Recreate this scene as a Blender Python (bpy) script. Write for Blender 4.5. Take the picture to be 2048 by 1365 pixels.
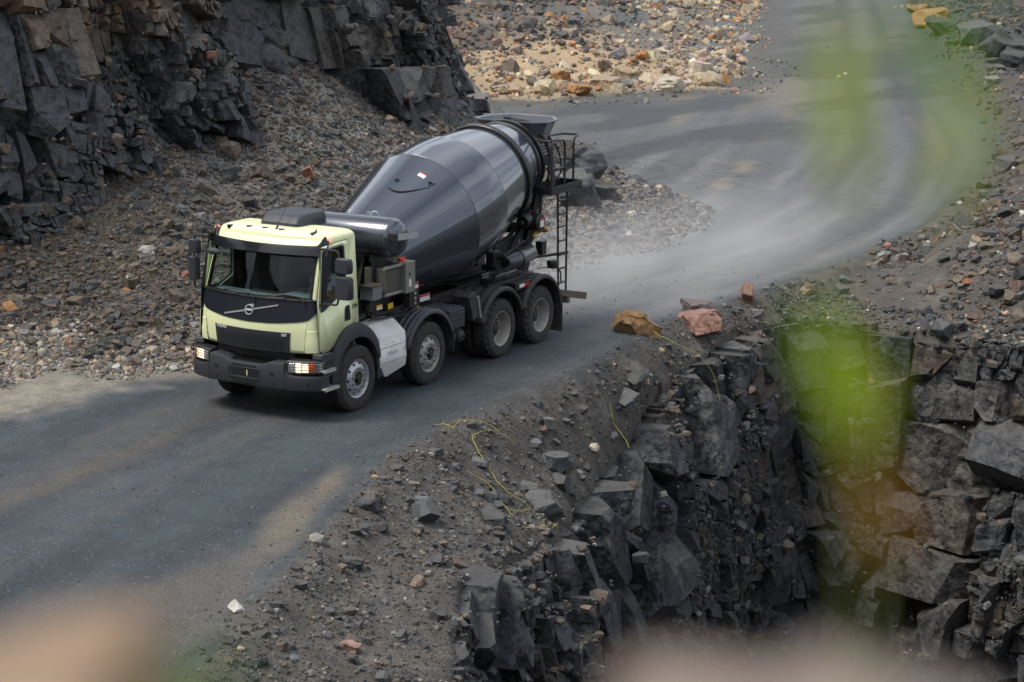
import bpy, bmesh, math, random
import numpy as np
from mathutils import Vector, Matrix, Euler, Quaternion

for o in list(bpy.data.objects):
    bpy.data.objects.remove(o, do_unlink=True)
scene = bpy.context.scene
COL = scene.collection
rad = math.radians

# ------------------------------------------------------------------ camera
# world frame: origin on the road under the truck's front axle, x = the way the truck faces, y = its left, z = up
CAM_POS = Vector((24.57, 18.27, 7.74))
YAW, PITCH, ROLL = rad(210.26), rad(12.51), rad(0.49)
cd = bpy.data.cameras.new('camera')
cam = bpy.data.objects.new('camera', cd)
COL.objects.link(cam)
_d = Vector((math.cos(PITCH) * math.cos(YAW), math.cos(PITCH) * math.sin(YAW), -math.sin(PITCH)))
_r = _d.cross(Vector((0, 0, 1))).normalized()
_u = _r.cross(_d)
_r2 = _r * math.cos(ROLL) + _u * math.sin(ROLL)
_u2 = _u * math.cos(ROLL) - _r * math.sin(ROLL)
cam.matrix_world = Matrix(((_r2.x, _u2.x, -_d.x, CAM_POS.x), (_r2.y, _u2.y, -_d.y, CAM_POS.y),
                           (_r2.z, _u2.z, -_d.z, CAM_POS.z), (0, 0, 0, 1)))
cd.sensor_width = 36.0
cd.lens = 36.0 * 4000 / 2048
cd.clip_start = 0.1
cd.clip_end = 3000
cd.dof.use_dof = True
cd.dof.focus_distance = 33.0
cd.dof.aperture_fstop = 2.8
scene.camera = cam
scene.render.resolution_x, scene.render.resolution_y = 1024, 682

# ------------------------------------------------------------------ light: bright overcast, soft sun from behind-left of the camera
SUN_EL, SUN_AZ = rad(60), rad(-40)          # azimuth measured in the xy plane, towards the sun
world = bpy.data.worlds.new('World')
scene.world = world
world.use_nodes = True
wt = world.node_tree
wt.nodes.clear()
wo = wt.nodes.new('ShaderNodeOutputWorld')
wb = wt.nodes.new('ShaderNodeBackground')
sky = wt.nodes.new('ShaderNodeTexSky')
sky.sky_type = 'NISHITA'
sky.sun_disc = False
sky.sun_elevation = SUN_EL
sky.sun_rotation = rad(90) - SUN_AZ
sky.air_density = 1.0
sky.dust_density = 4.0
sky.ozone_density = 1.0
wb.inputs['Strength'].default_value = 0.1
# broken high cloud over the clear sky
wtc = wt.nodes.new('ShaderNodeTexCoord')
wsep = wt.nodes.new('ShaderNodeSeparateXYZ')
wt.links.new(wtc.outputs['Generated'], wsep.inputs[0])
wadd = wt.nodes.new('ShaderNodeMath'); wadd.operation = 'MAXIMUM'; wadd.inputs[1].default_value = 0.12
wt.links.new(wsep.outputs['Z'], wadd.inputs[0])
wdiv = wt.nodes.new('ShaderNodeVectorMath'); wdiv.operation = 'DIVIDE'
wt.links.new(wtc.outputs['Generated'], wdiv.inputs[0])
wcmb = wt.nodes.new('ShaderNodeCombineXYZ')
for _k in range(3):
    wt.links.new(wadd.outputs[0], wcmb.inputs[_k])
wt.links.new(wcmb.outputs[0], wdiv.inputs[1])
wnz = wt.nodes.new('ShaderNodeTexNoise')
wnz.inputs['Scale'].default_value = 1.1
wnz.inputs['Detail'].default_value = 7.0
wnz.inputs['Roughness'].default_value = 0.55
wt.links.new(wdiv.outputs[0], wnz.inputs['Vector'])
wrmp = wt.nodes.new('ShaderNodeMapRange')
wrmp.inputs['From Min'].default_value = 0.36
wrmp.inputs['From Max'].default_value = 0.60
wt.links.new(wnz.outputs['Fac'], wrmp.inputs['Value'])
wmix = wt.nodes.new('ShaderNodeMix'); wmix.data_type = 'RGBA'
wt.links.new(wrmp.outputs[0], wmix.inputs['Factor'])
wt.links.new(sky.outputs[0], wmix.inputs['A'])
CLOUD = 12.0
wmix.inputs['B'].default_value = (CLOUD * .93, CLOUD * .98, CLOUD * 1.06, 1)
wt.links.new(wmix.outputs['Result'], wb.inputs['Color'])
wt.links.new(wb.outputs[0], wo.inputs[0])
sl = bpy.data.lights.new('sun', 'SUN')
sl.energy = 2.7
sl.angle = rad(24)
sl.color = (1.0, 0.95, 0.88)
sun = bpy.data.objects.new('sun', sl)
COL.objects.link(sun)
sun.rotation_euler = (Vector((math.cos(SUN_EL) * math.cos(SUN_AZ), math.cos(SUN_EL) * math.sin(SUN_AZ), math.sin(SUN_EL)))).to_track_quat('Z', 'Y').to_euler()
scene.view_settings.view_transform = 'Standard'
scene.view_settings.look = 'None'
scene.view_settings.gamma = 1.0
scene.view_settings.exposure = 0.24
scene.render.engine = 'CYCLES'
scene.cycles.use_denoising = True
scene.cycles.max_bounces = 6
scene.cycles.diffuse_bounces = 3
scene.cycles.glossy_bounces = 4
scene.cycles.transmission_bounces = 6
scene.cycles.volume_bounces = 1
scene.cycles.volume_step_rate = 2.0
scene.cycles.sample_clamp_indirect = 6.0

# ------------------------------------------------------------------ numpy noise
def _h(i, j, k, s):
    with np.errstate(over='ignore'):
        h = (i.astype(np.uint32) * np.uint32(374761393) + j.astype(np.uint32) * np.uint32(668265263)
             + k.astype(np.uint32) * np.uint32(2147483647) + np.uint32((s * 974711 + 12345) & 0xffffffff))
        h = (h ^ (h >> np.uint32(13))) * np.uint32(1274126177)
        h = (h ^ (h >> np.uint32(16))) * np.uint32(2246822519)
        h = h ^ (h >> np.uint32(15))
    return h.astype(np.float64) / 4294967295.0

def vnoise(P, s=0):
    P = np.asarray(P, float)
    f = np.floor(P)
    i = f.astype(np.int64)
    t = P - f
    t = t * t * (3 - 2 * t)
    out = 0.0
    for a in (0, 1):
        wx = t[:, 0] if a else 1 - t[:, 0]
        for b in (0, 1):
            wy = t[:, 1] if b else 1 - t[:, 1]
            for c in (0, 1):
                wz = t[:, 2] if c else 1 - t[:, 2]
                out = out + wx * wy * wz * _h(i[:, 0] + a, i[:, 1] + b, i[:, 2] + c, s)
    return out * 2 - 1

def fbm(P, s=0, octv=4, gain=0.5):
    P = np.asarray(P, float)
    out, a, n = 0.0, 1.0, 0.0
    for o in range(octv):
        out = out + a * vnoise(P * 2 ** o + 17.3 * o, s + o)
        n += a
        a *= gain
    return out / n

def worley(P, s=0, jit=0.85, cheb=0.0):
    """nearest jittered cell: distance, gap to the second, cell centre, four random numbers per cell"""
    P = np.asarray(P, float)
    f = np.floor(P).astype(np.int64)
    n = len(P)
    F1 = np.full(n, 9.0)
    F2 = np.full(n, 9.0)
    C = np.zeros((n, 3))
    ID = np.zeros((n, 3), np.int64)
    for a in (-1, 0, 1):
        for b in (-1, 0, 1):
            for c in (-1, 0, 1):
                i, j, k = f[:, 0] + a, f[:, 1] + b, f[:, 2] + c
                cen = np.stack([i + .5 + jit * (_h(i, j, k, s) - .5), j + .5 + jit * (_h(i, j, k, s + 1) - .5),
                                k + .5 + jit * (_h(i, j, k, s + 2) - .5)], 1)
                dv = np.abs(P - cen)
                d = np.sqrt((dv * dv).sum(1)) * (1 - cheb) + dv.max(1) * 1.25 * cheb
                closer = d < F1
                F2 = np.where(closer, F1, np.minimum(F2, d))
                F1 = np.where(closer, d, F1)
                C[closer] = cen[closer]
                ID[closer] = np.stack([i, j, k], 1)[closer]
    R = np.stack([_h(ID[:, 0], ID[:, 1], ID[:, 2], s + 10 + q) for q in range(4)], 1)
    return F1, F2 - F1, C, R

def sstep(a, b, t):
    t = np.clip((np.asarray(t, float) - a) / (b - a), 0, 1)
    return t * t * (3 - 2 * t)

def lerp(a, b, t):
    return a + (b - a) * t

# ------------------------------------------------------------------ materials
def new_mat(name):
    m = bpy.data.materials.new(name)
    m.use_nodes = True
    nt = m.node_tree
    return m, nt, nt.nodes['Principled BSDF']

def node(nt, typ, **kw):
    n = nt.nodes.new(typ)
    for k, v in kw.items():
        if k in n.inputs:
            n.inputs[k].default_value = v
        else:
            setattr(n, k, v)
    return n

def plain(name, col, rough=0.5, metal=0.0, coat=0.0, var=0.0, bump=0.0, scale=20.0, spec=0.5, emit=None, estr=0.0, coatr=0.05):
    """painted / plastic / metal surface with a slight procedural dirt variation"""
    m, nt, b = new_mat(name)
    b.inputs['Roughness'].default_value = rough
    b.inputs['Metallic'].default_value = metal
    b.inputs['Coat Weight'].default_value = coat
    b.inputs['Coat Roughness'].default_value = coatr
    b.inputs['Specular IOR Level'].default_value = spec
    b.inputs['Base Color'].default_value = (*col, 1)
    if emit:
        b.inputs['Emission Color'].default_value = (*emit, 1)
        b.inputs['Emission Strength'].default_value = estr
    if var > 0 or bump > 0:
        tc = node(nt, 'ShaderNodeTexCoord')
        nz = node(nt, 'ShaderNodeTexNoise', Scale=scale, Detail=6.0, Roughness=0.6)
        nt.links.new(tc.outputs['Object'], nz.inputs['Vector'])
        if var > 0:
            mx = node(nt, 'ShaderNodeMix', data_type='RGBA')
            ramp = node(nt, 'ShaderNodeMapRange')
            ramp.inputs['From Min'].default_value = 0.42
            ramp.inputs['From Max'].default_value = 0.72
            ramp.inputs['To Max'].default_value = var
            nt.links.new(nz.outputs['Fac'], ramp.inputs['Value'])
            nt.links.new(ramp.outputs[0], mx.inputs['Factor'])
            mx.inputs['A'].default_value = (*col, 1)
            mx.inputs['B'].default_value = (0.16, 0.13, 0.1, 1)
            nt.links.new(mx.outputs['Result'], b.inputs['Base Color'])
            mr = node(nt, 'ShaderNodeMapRange')
            mr.inputs['To Min'].default_value = rough
            mr.inputs['To Max'].default_value = min(1, rough + 0.25)
            nt.links.new(ramp.outputs[0], mr.inputs['Value'])
            nt.links.new(mr.outputs[0], b.inputs['Roughness'])
        if bump > 0:
            bp = node(nt, 'ShaderNodeBump', Strength=bump, Distance=0.01)
            nt.links.new(nz.outputs['Fac'], bp.inputs['Height'])
            nt.links.new(bp.outputs[0], b.inputs['Normal'])
    return m

def dig(nt, name='col'):
    a = node(nt, 'ShaderNodeAttribute')
    a.attribute_name = name
    return a

def ground_mat(name='soil', bump=.75, lo=.62, hi=1.4):
    """colour comes from the per-vertex soil colour; grit of several sizes and pale chips on top"""
    m, nt, b = new_mat(name)
    a = dig(nt)
    tc = node(nt, 'ShaderNodeTexCoord')
    n1 = node(nt, 'ShaderNodeTexNoise', Scale=2.2, Detail=9.0, Roughness=0.72)
    n2 = node(nt, 'ShaderNodeTexNoise', Scale=38.0, Detail=3.0, Roughness=0.7)
    v = node(nt, 'ShaderNodeTexVoronoi', Scale=16.0)
    v2 = node(nt, 'ShaderNodeTexVoronoi', Scale=5.5)
    for q in (n1, n2, v, v2):
        nt.links.new(tc.outputs['Object'], q.inputs['Vector'])
    r1 = node(nt, 'ShaderNodeMapRange')
    r1.inputs['From Min'].default_value, r1.inputs['From Max'].default_value = .3, .7
    r1.inputs['To Min'].default_value, r1.inputs['To Max'].default_value = lo, hi
    nt.links.new(n1.outputs['Fac'], r1.inputs['Value'])
    r2 = node(nt, 'ShaderNodeMapRange')
    r2.inputs['From Min'].default_value, r2.inputs['From Max'].default_value = .3, .7
    r2.inputs['To Min'].default_value, r2.inputs['To Max'].default_value = .5, 1.5
    nt.links.new(n2.outputs['Fac'], r2.inputs['Value'])
    mu = node(nt, 'ShaderNodeMath', operation='MULTIPLY')
    nt.links.new(r1.outputs[0], mu.inputs[0])
    nt.links.new(r2.outputs[0], mu.inputs[1])
    mc = node(nt, 'ShaderNodeVectorMath', operation='SCALE')
    nt.links.new(a.outputs['Color'], mc.inputs[0])
    nt.links.new(mu.outputs[0], mc.inputs['Scale'])
    # chips: a few cells, small, pale or dark
    sep = node(nt, 'ShaderNodeSeparateColor')
    nt.links.new(v.outputs['Color'], sep.inputs[0])
    pick = node(nt, 'ShaderNodeMath', operation='GREATER_THAN')
    pick.inputs[1].default_value = 0.9
    nt.links.new(sep.outputs[0], pick.inputs[0])
    near = node(nt, 'ShaderNodeMath', operation='LESS_THAN')
    near.inputs[1].default_value = 0.32
    nt.links.new(v.outputs['Distance'], near.inputs[0])
    pk = node(nt, 'ShaderNodeMath', operation='MULTIPLY')
    nt.links.new(pick.outputs[0], pk.inputs[0])
    nt.links.new(near.outputs[0], pk.inputs[1])
    pk2 = node(nt, 'ShaderNodeMath', operation='MULTIPLY')
    nt.links.new(pk.outputs[0], pk2.inputs[0])
    nt.links.new(a.outputs['Alpha'], pk2.inputs[1])
    mx = node(nt, 'ShaderNodeMix', data_type='RGBA')
    nt.links.new(pk2.outputs[0], mx.inputs['Factor'])
    nt.links.new(mc.outputs[0], mx.inputs['A'])
    mx.inputs['B'].default_value = (.26, .24, .21, 1)
    nt.links.new(mx.outputs['Result'], b.inputs['Base Color'])
    b.inputs['Roughness'].default_value = .93
    b.inputs['Specular IOR Level'].default_value = .25
    bp = node(nt, 'ShaderNodeBump', Strength=bump, Distance=.03)
    ad = node(nt, 'ShaderNodeMath', operation='ADD')
    nt.links.new(n1.outputs['Fac'], ad.inputs[0])
    nt.links.new(n2.outputs['Fac'], ad.inputs[1])
    nt.links.new(ad.outputs[0], bp.inputs['Height'])
    nt.links.new(bp.outputs[0], b.inputs['Normal'])
    return m

def rock_mat(name, source='attr', rough=.78, bump=.6, scale=6.0, spec=.45, facets=()):
    """broken stone: base colour from the stone itself (vertex colour or object colour), mottled, dust lying on the flats"""
    m, nt, b = new_mat(name)
    if source == 'attr':
        a = dig(nt)
        colour = a.outputs['Color']
    else:
        a = node(nt, 'ShaderNodeObjectInfo')
        colour = a.outputs['Color']
    tc = node(nt, 'ShaderNodeTexCoord')
    geo = node(nt, 'ShaderNodeNewGeometry')
    n1 = node(nt, 'ShaderNodeTexNoise', Scale=scale, Detail=8.0, Roughness=.68)
    n2 = node(nt, 'ShaderNodeTexNoise', Scale=scale * .28, Detail=5.0, Roughness=.6)
    for q in (n1, n2):
        nt.links.new(geo.outputs['Position'], q.inputs['Vector'])
    r1 = node(nt, 'ShaderNodeMapRange')
    r1.inputs['From Min'].default_value, r1.inputs['From Max'].default_value = .3, .72
    r1.inputs['To Min'].default_value, r1.inputs['To Max'].default_value = .6, 1.5
    nt.links.new(n1.outputs['Fac'], r1.inputs['Value'])
    mc = node(nt, 'ShaderNodeVectorMath', operation='SCALE')
    nt.links.new(colour, mc.inputs[0])
    nt.links.new(r1.outputs[0], mc.inputs['Scale'])
    # dust settled on faces that lie flat
    sx = node(nt, 'ShaderNodeSeparateXYZ')
    nt.links.new(geo.outputs['True Normal'], sx.inputs[0])
    up = node(nt, 'ShaderNodeMapRange')
    up.inputs['From Min'].default_value, up.inputs['From Max'].default_value = .55, 1.0
    up.inputs['To Max'].default_value = .45
    nt.links.new(sx.outputs['Z'], up.inputs['Value'])
    dm = node(nt, 'ShaderNodeMath', operation='MULTIPLY')
    nt.links.new(up.outputs[0], dm.inputs[0])
    nt.links.new(n2.outputs['Fac'], dm.inputs[1])
    mx = node(nt, 'ShaderNodeMix', data_type='RGBA')
    nt.links.new(dm.outputs[0], mx.inputs['Factor'])
    nt.links.new(mc.outputs[0], mx.inputs['A'])
    mx.inputs['B'].default_value = (.15, .135, .115, 1)
    nt.links.new(mx.outputs['Result'], b.inputs['Base Color'])
    b.inputs['Roughness'].default_value = rough
    b.inputs['Specular IOR Level'].default_value = spec
    bp = node(nt, 'ShaderNodeBump', Strength=bump, Distance=.03)
    nt.links.new(n1.outputs['Fac'], bp.inputs['Height'])
    last = bp
    for sc_, di in facets:
        # chipped surface: every cell of a cell pattern is a small plane tilted its own way
        pos = node(nt, 'ShaderNodeVectorMath', operation='SCALE')
        pos.inputs['Scale'].default_value = sc_
        nt.links.new(geo.outputs['Position'], pos.inputs[0])
        wob = node(nt, 'ShaderNodeTexNoise', Scale=1.3, Detail=2.0)
        nt.links.new(pos.outputs[0], wob.inputs['Vector'])
        add = node(nt, 'ShaderNodeVectorMath', operation='ADD')
        nt.links.new(pos.outputs[0], add.inputs[0])
        nt.links.new(wob.outputs['Color'], add.inputs[1])
        vo = node(nt, 'ShaderNodeTexVoronoi', Scale=1.0)
        nt.links.new(add.outputs[0], vo.inputs['Vector'])
        dl = node(nt, 'ShaderNodeVectorMath', operation='SUBTRACT')
        nt.links.new(add.outputs[0], dl.inputs[0])
        nt.links.new(vo.outputs['Position'], dl.inputs[1])
        rc = node(nt, 'ShaderNodeVectorMath', operation='SUBTRACT')
        nt.links.new(vo.outputs['Color'], rc.inputs[0])
        rc.inputs[1].default_value = (.5, .5, .5)
        dt_ = node(nt, 'ShaderNodeVectorMath', operation='DOT_PRODUCT')
        nt.links.new(dl.outputs[0], dt_.inputs[0])
        nt.links.new(rc.outputs[0], dt_.inputs[1])
        b2 = node(nt, 'ShaderNodeBump', Strength=1.0, Distance=di)
        nt.links.new(dt_.outputs['Value'], b2.inputs['Height'])
        nt.links.new(last.outputs[0], b2.inputs['Normal'])
        last = b2
    nt.links.new(last.outputs[0], b.inputs['Normal'])
    return m

M_SOIL = ground_mat()
M_ROAD = ground_mat('road_grit', .30, .82, 1.18)
M_RUBBLE = rock_mat('rubble_stone', 'attr', bump=.35, scale=14)
M_STONE = rock_mat('loose_stone', 'object', bump=.5, scale=9, facets=((7.0, .05),))
M_CLIFF = rock_mat('basalt_face', 'attr', rough=.66, bump=.55, scale=5, facets=((2.6, .22), (8.0, .06)))

# ------------------------------------------------------------------ objects
def tag(o, label=None, cat=None, group=None, kind=None):
    if label: o['label'] = label
    if cat: o['category'] = cat
    if group: o['group'] = group
    if kind: o['kind'] = kind
    return o

def empty(name, loc=(0, 0, 0), rz=0.0, parent=None):
    o = bpy.data.objects.new(name, None)
    COL.objects.link(o)
    o.location = loc
    o.rotation_euler = (0, 0, rz)
    o.empty_display_size = .2
    if parent: o.parent = parent
    return o

def np_mesh(name, V, F, mat, cols=None, smooth=False):
    """V (n,3), F list of (k,) arrays of the same width or a 2-D array; cols (n,4) linear"""
    me = bpy.data.meshes.new(name)
    F = np.asarray(F, np.int32)
    k = F.shape[1]
    me.vertices.add(len(V))
    me.vertices.foreach_set('co', np.asarray(V, np.float32).ravel())
    me.loops.add(F.size)
    me.loops.foreach_set('vertex_index', F.ravel())
    me.polygons.add(len(F))
    me.polygons.foreach_set('loop_start', np.arange(0, F.size, k, dtype=np.int32))
    me.polygons.foreach_set('loop_total', np.full(len(F), k, np.int32))
    me.polygons.foreach_set('use_smooth', np.full(len(F), smooth, bool))
    if cols is not None:
        at = me.attributes.new('col', 'FLOAT_COLOR', 'POINT')
        at.data.foreach_set('color', np.asarray(cols, np.float32).ravel())
    me.materials.append(mat)
    me.update(calc_edges=True)
    me.validate()
    return me

def link(name, me, parent=None):
    o = bpy.data.objects.new(name, me)
    COL.objects.link(o)
    if parent: o.parent = parent
    return o

# ================================================================== TERRAIN
# plan lines, metres in the world frame
NEAR_EDGE = np.array([(16, 9.2), (10, 5.8), (8.45, 5.16), (6.5, 4.56), (4.6, 3.86), (1.9, 2.9), (0, 2.65), (-4.2, 2.7), (-6.3, 2.45), (-8.5, 2.2),
                      (-11.7, 2.4), (-16.7, 2.7), (-22.3, 2.5), (-29.8, 1.2), (-37, -0.6), (-45, -3.4), (-64.4, -11.2), (-104.5, -27.4), (-150, -45.8)])
TOE = np.array([(16, -7.5), (2, -7), (0.0, -6.3), (0.2, -4.2), (-.4, -3.0), (-1.0, -2.6), (-4, -2.1), (-12.6, -1.35), (-15.7, -1.1), (-18.5, -1.4), (-21.8, -2.7),
                (-24, -5), (-26.3, -7.7), (-31.8, -12.2), (-36, -17)])
CLIFF3 = np.array([(20, 15, -1.5), (13, 10.6, -1.2), (10, 9.2, -1.0), (7, 7.4, -.8), (4.2, 5.85, -.6), (2.0, 5.3, -1.1), (0, 4.8, -1.45), (-1.6, 4.25, -1.6), (-4.6, 3.5, -1.4),
                   (-6.3, 3.25, -.95), (-8.4, 3.15, -.6), (-9.7, 3.15, -.4), (-10.9, 3.3, -.4), (-11.8, 3.55, -.45), (-12.7, 4.0, -.55), (-13.1, 4.7, -.7), (-13.2, 5.4, -.8),
                   (-13.0, 6.2, -.8), (-12.7, 7.2, -.6), (-12.2, 9.5, -.42), (-11, 13, -.35), (-10.5, 18, -.6), (-10, 30, -.5)])
CLIFF = CLIFF3[:, :2]
WALL = np.array([(14, -13), (6, -11.6), (0, -11.3), (-5.3, -11.2), (-8.5, -10.9), (-12, -11.3), (-14.9, -11.4), (-19.2, -11.1), (-21.2, -11.3), (-22.8, -12.8),
                 (-26.0, -15.2), (-29.5, -19.5), (-33, -26), (-34, -40)])
BAY = np.array([(-34, -40), (-38, -24), (-41.5, -20.0), (-45.2, -18.0), (-52, -15.8), (-60, -17.8), (-82, -26.6), (-125, -45), (-160, -60)])   # edge of the rubble bank
ROAD_MID = np.array([(16, 3.5), (8, 1.7), (2, .5), (-4, .3), (-12, .45), (-18, .7), (-24, .0), (-30, -1.6), (-37, -3.6), (-45, -6.7), (-64.4, -14.5), (-104.5, -30.6), (-150, -48.8)])

def pl_dist(P, line):
    """signed distance to a polyline (positive on its left) and the arc length of the nearest point"""
    best = np.full(len(P), 1e9)
    sign = np.zeros(len(P))
    arc = np.zeros(len(P))
    acc = 0.0
    for a, b in zip(line[:-1], line[1:]):
        ab = b - a
        L = math.hypot(*ab)
        ap = P - a
        t = np.clip((ap @ ab) / (L * L), 0, 1)
        q = ap - t[:, None] * ab
        d = np.hypot(q[:, 0], q[:, 1])
        s = ab[0] * ap[:, 1] - ab[1] * ap[:, 0]
        m = d < best - 1e-9
        best[m] = d[m]
        sign[m] = np.sign(s[m])
        arc[m] = acc + t[m] * L
        acc += L
    return best * np.where(sign == 0, 1, sign), arc

def blob(P, c, r, ang=0.0):
    ca, sa = math.cos(ang), math.sin(ang)
    q = P[:, :2] - np.array(c)
    u = (q[:, 0] * ca + q[:, 1] * sa) / r[0]
    w = (-q[:, 0] * sa + q[:, 1] * ca) / r[1]
    return np.exp(-(u * u + w * w))

# every line runs towards -x: its right-hand side is +y, so positive distance = the -y side
def heights(X, Y, fine=True):
    P = np.stack([np.asarray(X, float), np.asarray(Y, float)], 1)
    P3 = np.concatenate([P, np.zeros((len(P), 1))], 1)
    x, y = P[:, 0], P[:, 1]
    dn, arc = pl_dist(P, NEAR_EDGE)           # < 0 beyond the road's pit-side edge
    dn = -dn                                  # > 0 beyond the edge
    dt, _ = pl_dist(P, TOE)                   # > 0 up the talus
    dc, _ = pl_dist(P, CLIFF)                 # < 0 out over the pit
    dc = -dc
    db, _ = pl_dist(P, BAY)
    z = np.zeros(len(P))
    z = z + .035 * np.maximum(-x - 62, 0)                                     # the road climbs away
    big = fbm(P3 * .35, 5, 4)
    med = fbm(P3 * 1.3, 9, 4)
    # ruts and a shallow camber on the road
    z += .02 * big * sstep(.3, -.6, dn)
    # verge
    v = np.maximum(dn, 0)
    near = sstep(-34, -20, x)
    lip = np.interp(-x, -CLIFF3[:16, 0], CLIFF3[:16, 2])
    tt = v / np.maximum(v + np.maximum(-dc - .12, 0), .05)
    slope = lip * tt ** 1.25 + .10 * np.sin(np.clip(v / .8, 0, 1) * math.pi) * sstep(0, .4, -dc) + (.10 * med + .10 * big) * sstep(0, .6, v)
    z += np.where(dn > 0, near * slope, 0)
    # heap of stone beyond the road, above the inner cliff
    heap = np.exp(-(((x + 18.5) / 4.2) ** 2 + ((y - 8.2) / 3.6) ** 2))
    z += 2.6 * heap * sstep(.8, 2.5, v) * sstep(.2, 2.5, -dc)
    # bank along the far road
    far = 1 - near
    z += far * (np.where(dn > 0, .7 * sstep(0, 2.0, v) * (1 + .5 * big) - .42 * np.maximum(v - 3.2, 0), 0))
    # talus under the wall
    t = np.maximum(dt, 0) * np.where(dt > 0, 1, 0)
    tal = np.where(t > 0, .17 * t + .008 * t * t, 0)
    tal = np.minimum(tal, 2.3)
    cone = 1.5 * blob(P, (-13.5, -11.2), (3.2, 3.0)) + 1.1 * blob(P, (-19.3, -11.0), (2.4, 2.6)) + .6 * blob(P, (-7.5, -11.3), (1.8, 2.0)) + 1.25 * blob(P, (-3.2, -11.2), (4.2, 3.0))
    tal = tal + cone * sstep(2, 6, t)
    z += tal * (1 + .22 * big) + np.where(dt > 0, (.16 * med + .25 * big) * sstep(0, 1.2, t), 0)
    # rubble bank at the back of the bay
    bb = np.where((db > 0) & (x < -34), db, 0)
    z += np.where(bb > 0, np.minimum(.09 * bb + .004 * bb * bb, 16) + (.3 * med + .8 * big) * sstep(0, 6, bb), 0)
    # the bay floor behind the pile is heaped with low ripples of fines
    w = sstep(-22, -30, x) * sstep(-3, -9, y) * np.where(bb > 0, 0, 1)
    z += w * .06 * fbm(np.stack([x * .35, y * 1.2, 0 * x], 1), 31, 3)
    if fine:
        z += .02 * fbm(P3 * 6, 12, 3) * sstep(.1, -.4, -np.maximum(dn, dt))
    # the lip is worn down to the rock, then the pit
    z = np.where(x > -34, z + .05 * sstep(-.9, -.3, dc) + .12 * sstep(-1.0, -.2, dc) * fbm(P3 * 2.6, 15, 3), z)
    z = np.where(dc > -.10 + .06 * fbm(P3 * 1.7, 16, 2), np.minimum(z, -11.0), z)
    return z, dict(dn=dn, dt=dt, dc=dc, db=db, bb=bb, arc=arc, P3=P3)

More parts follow.
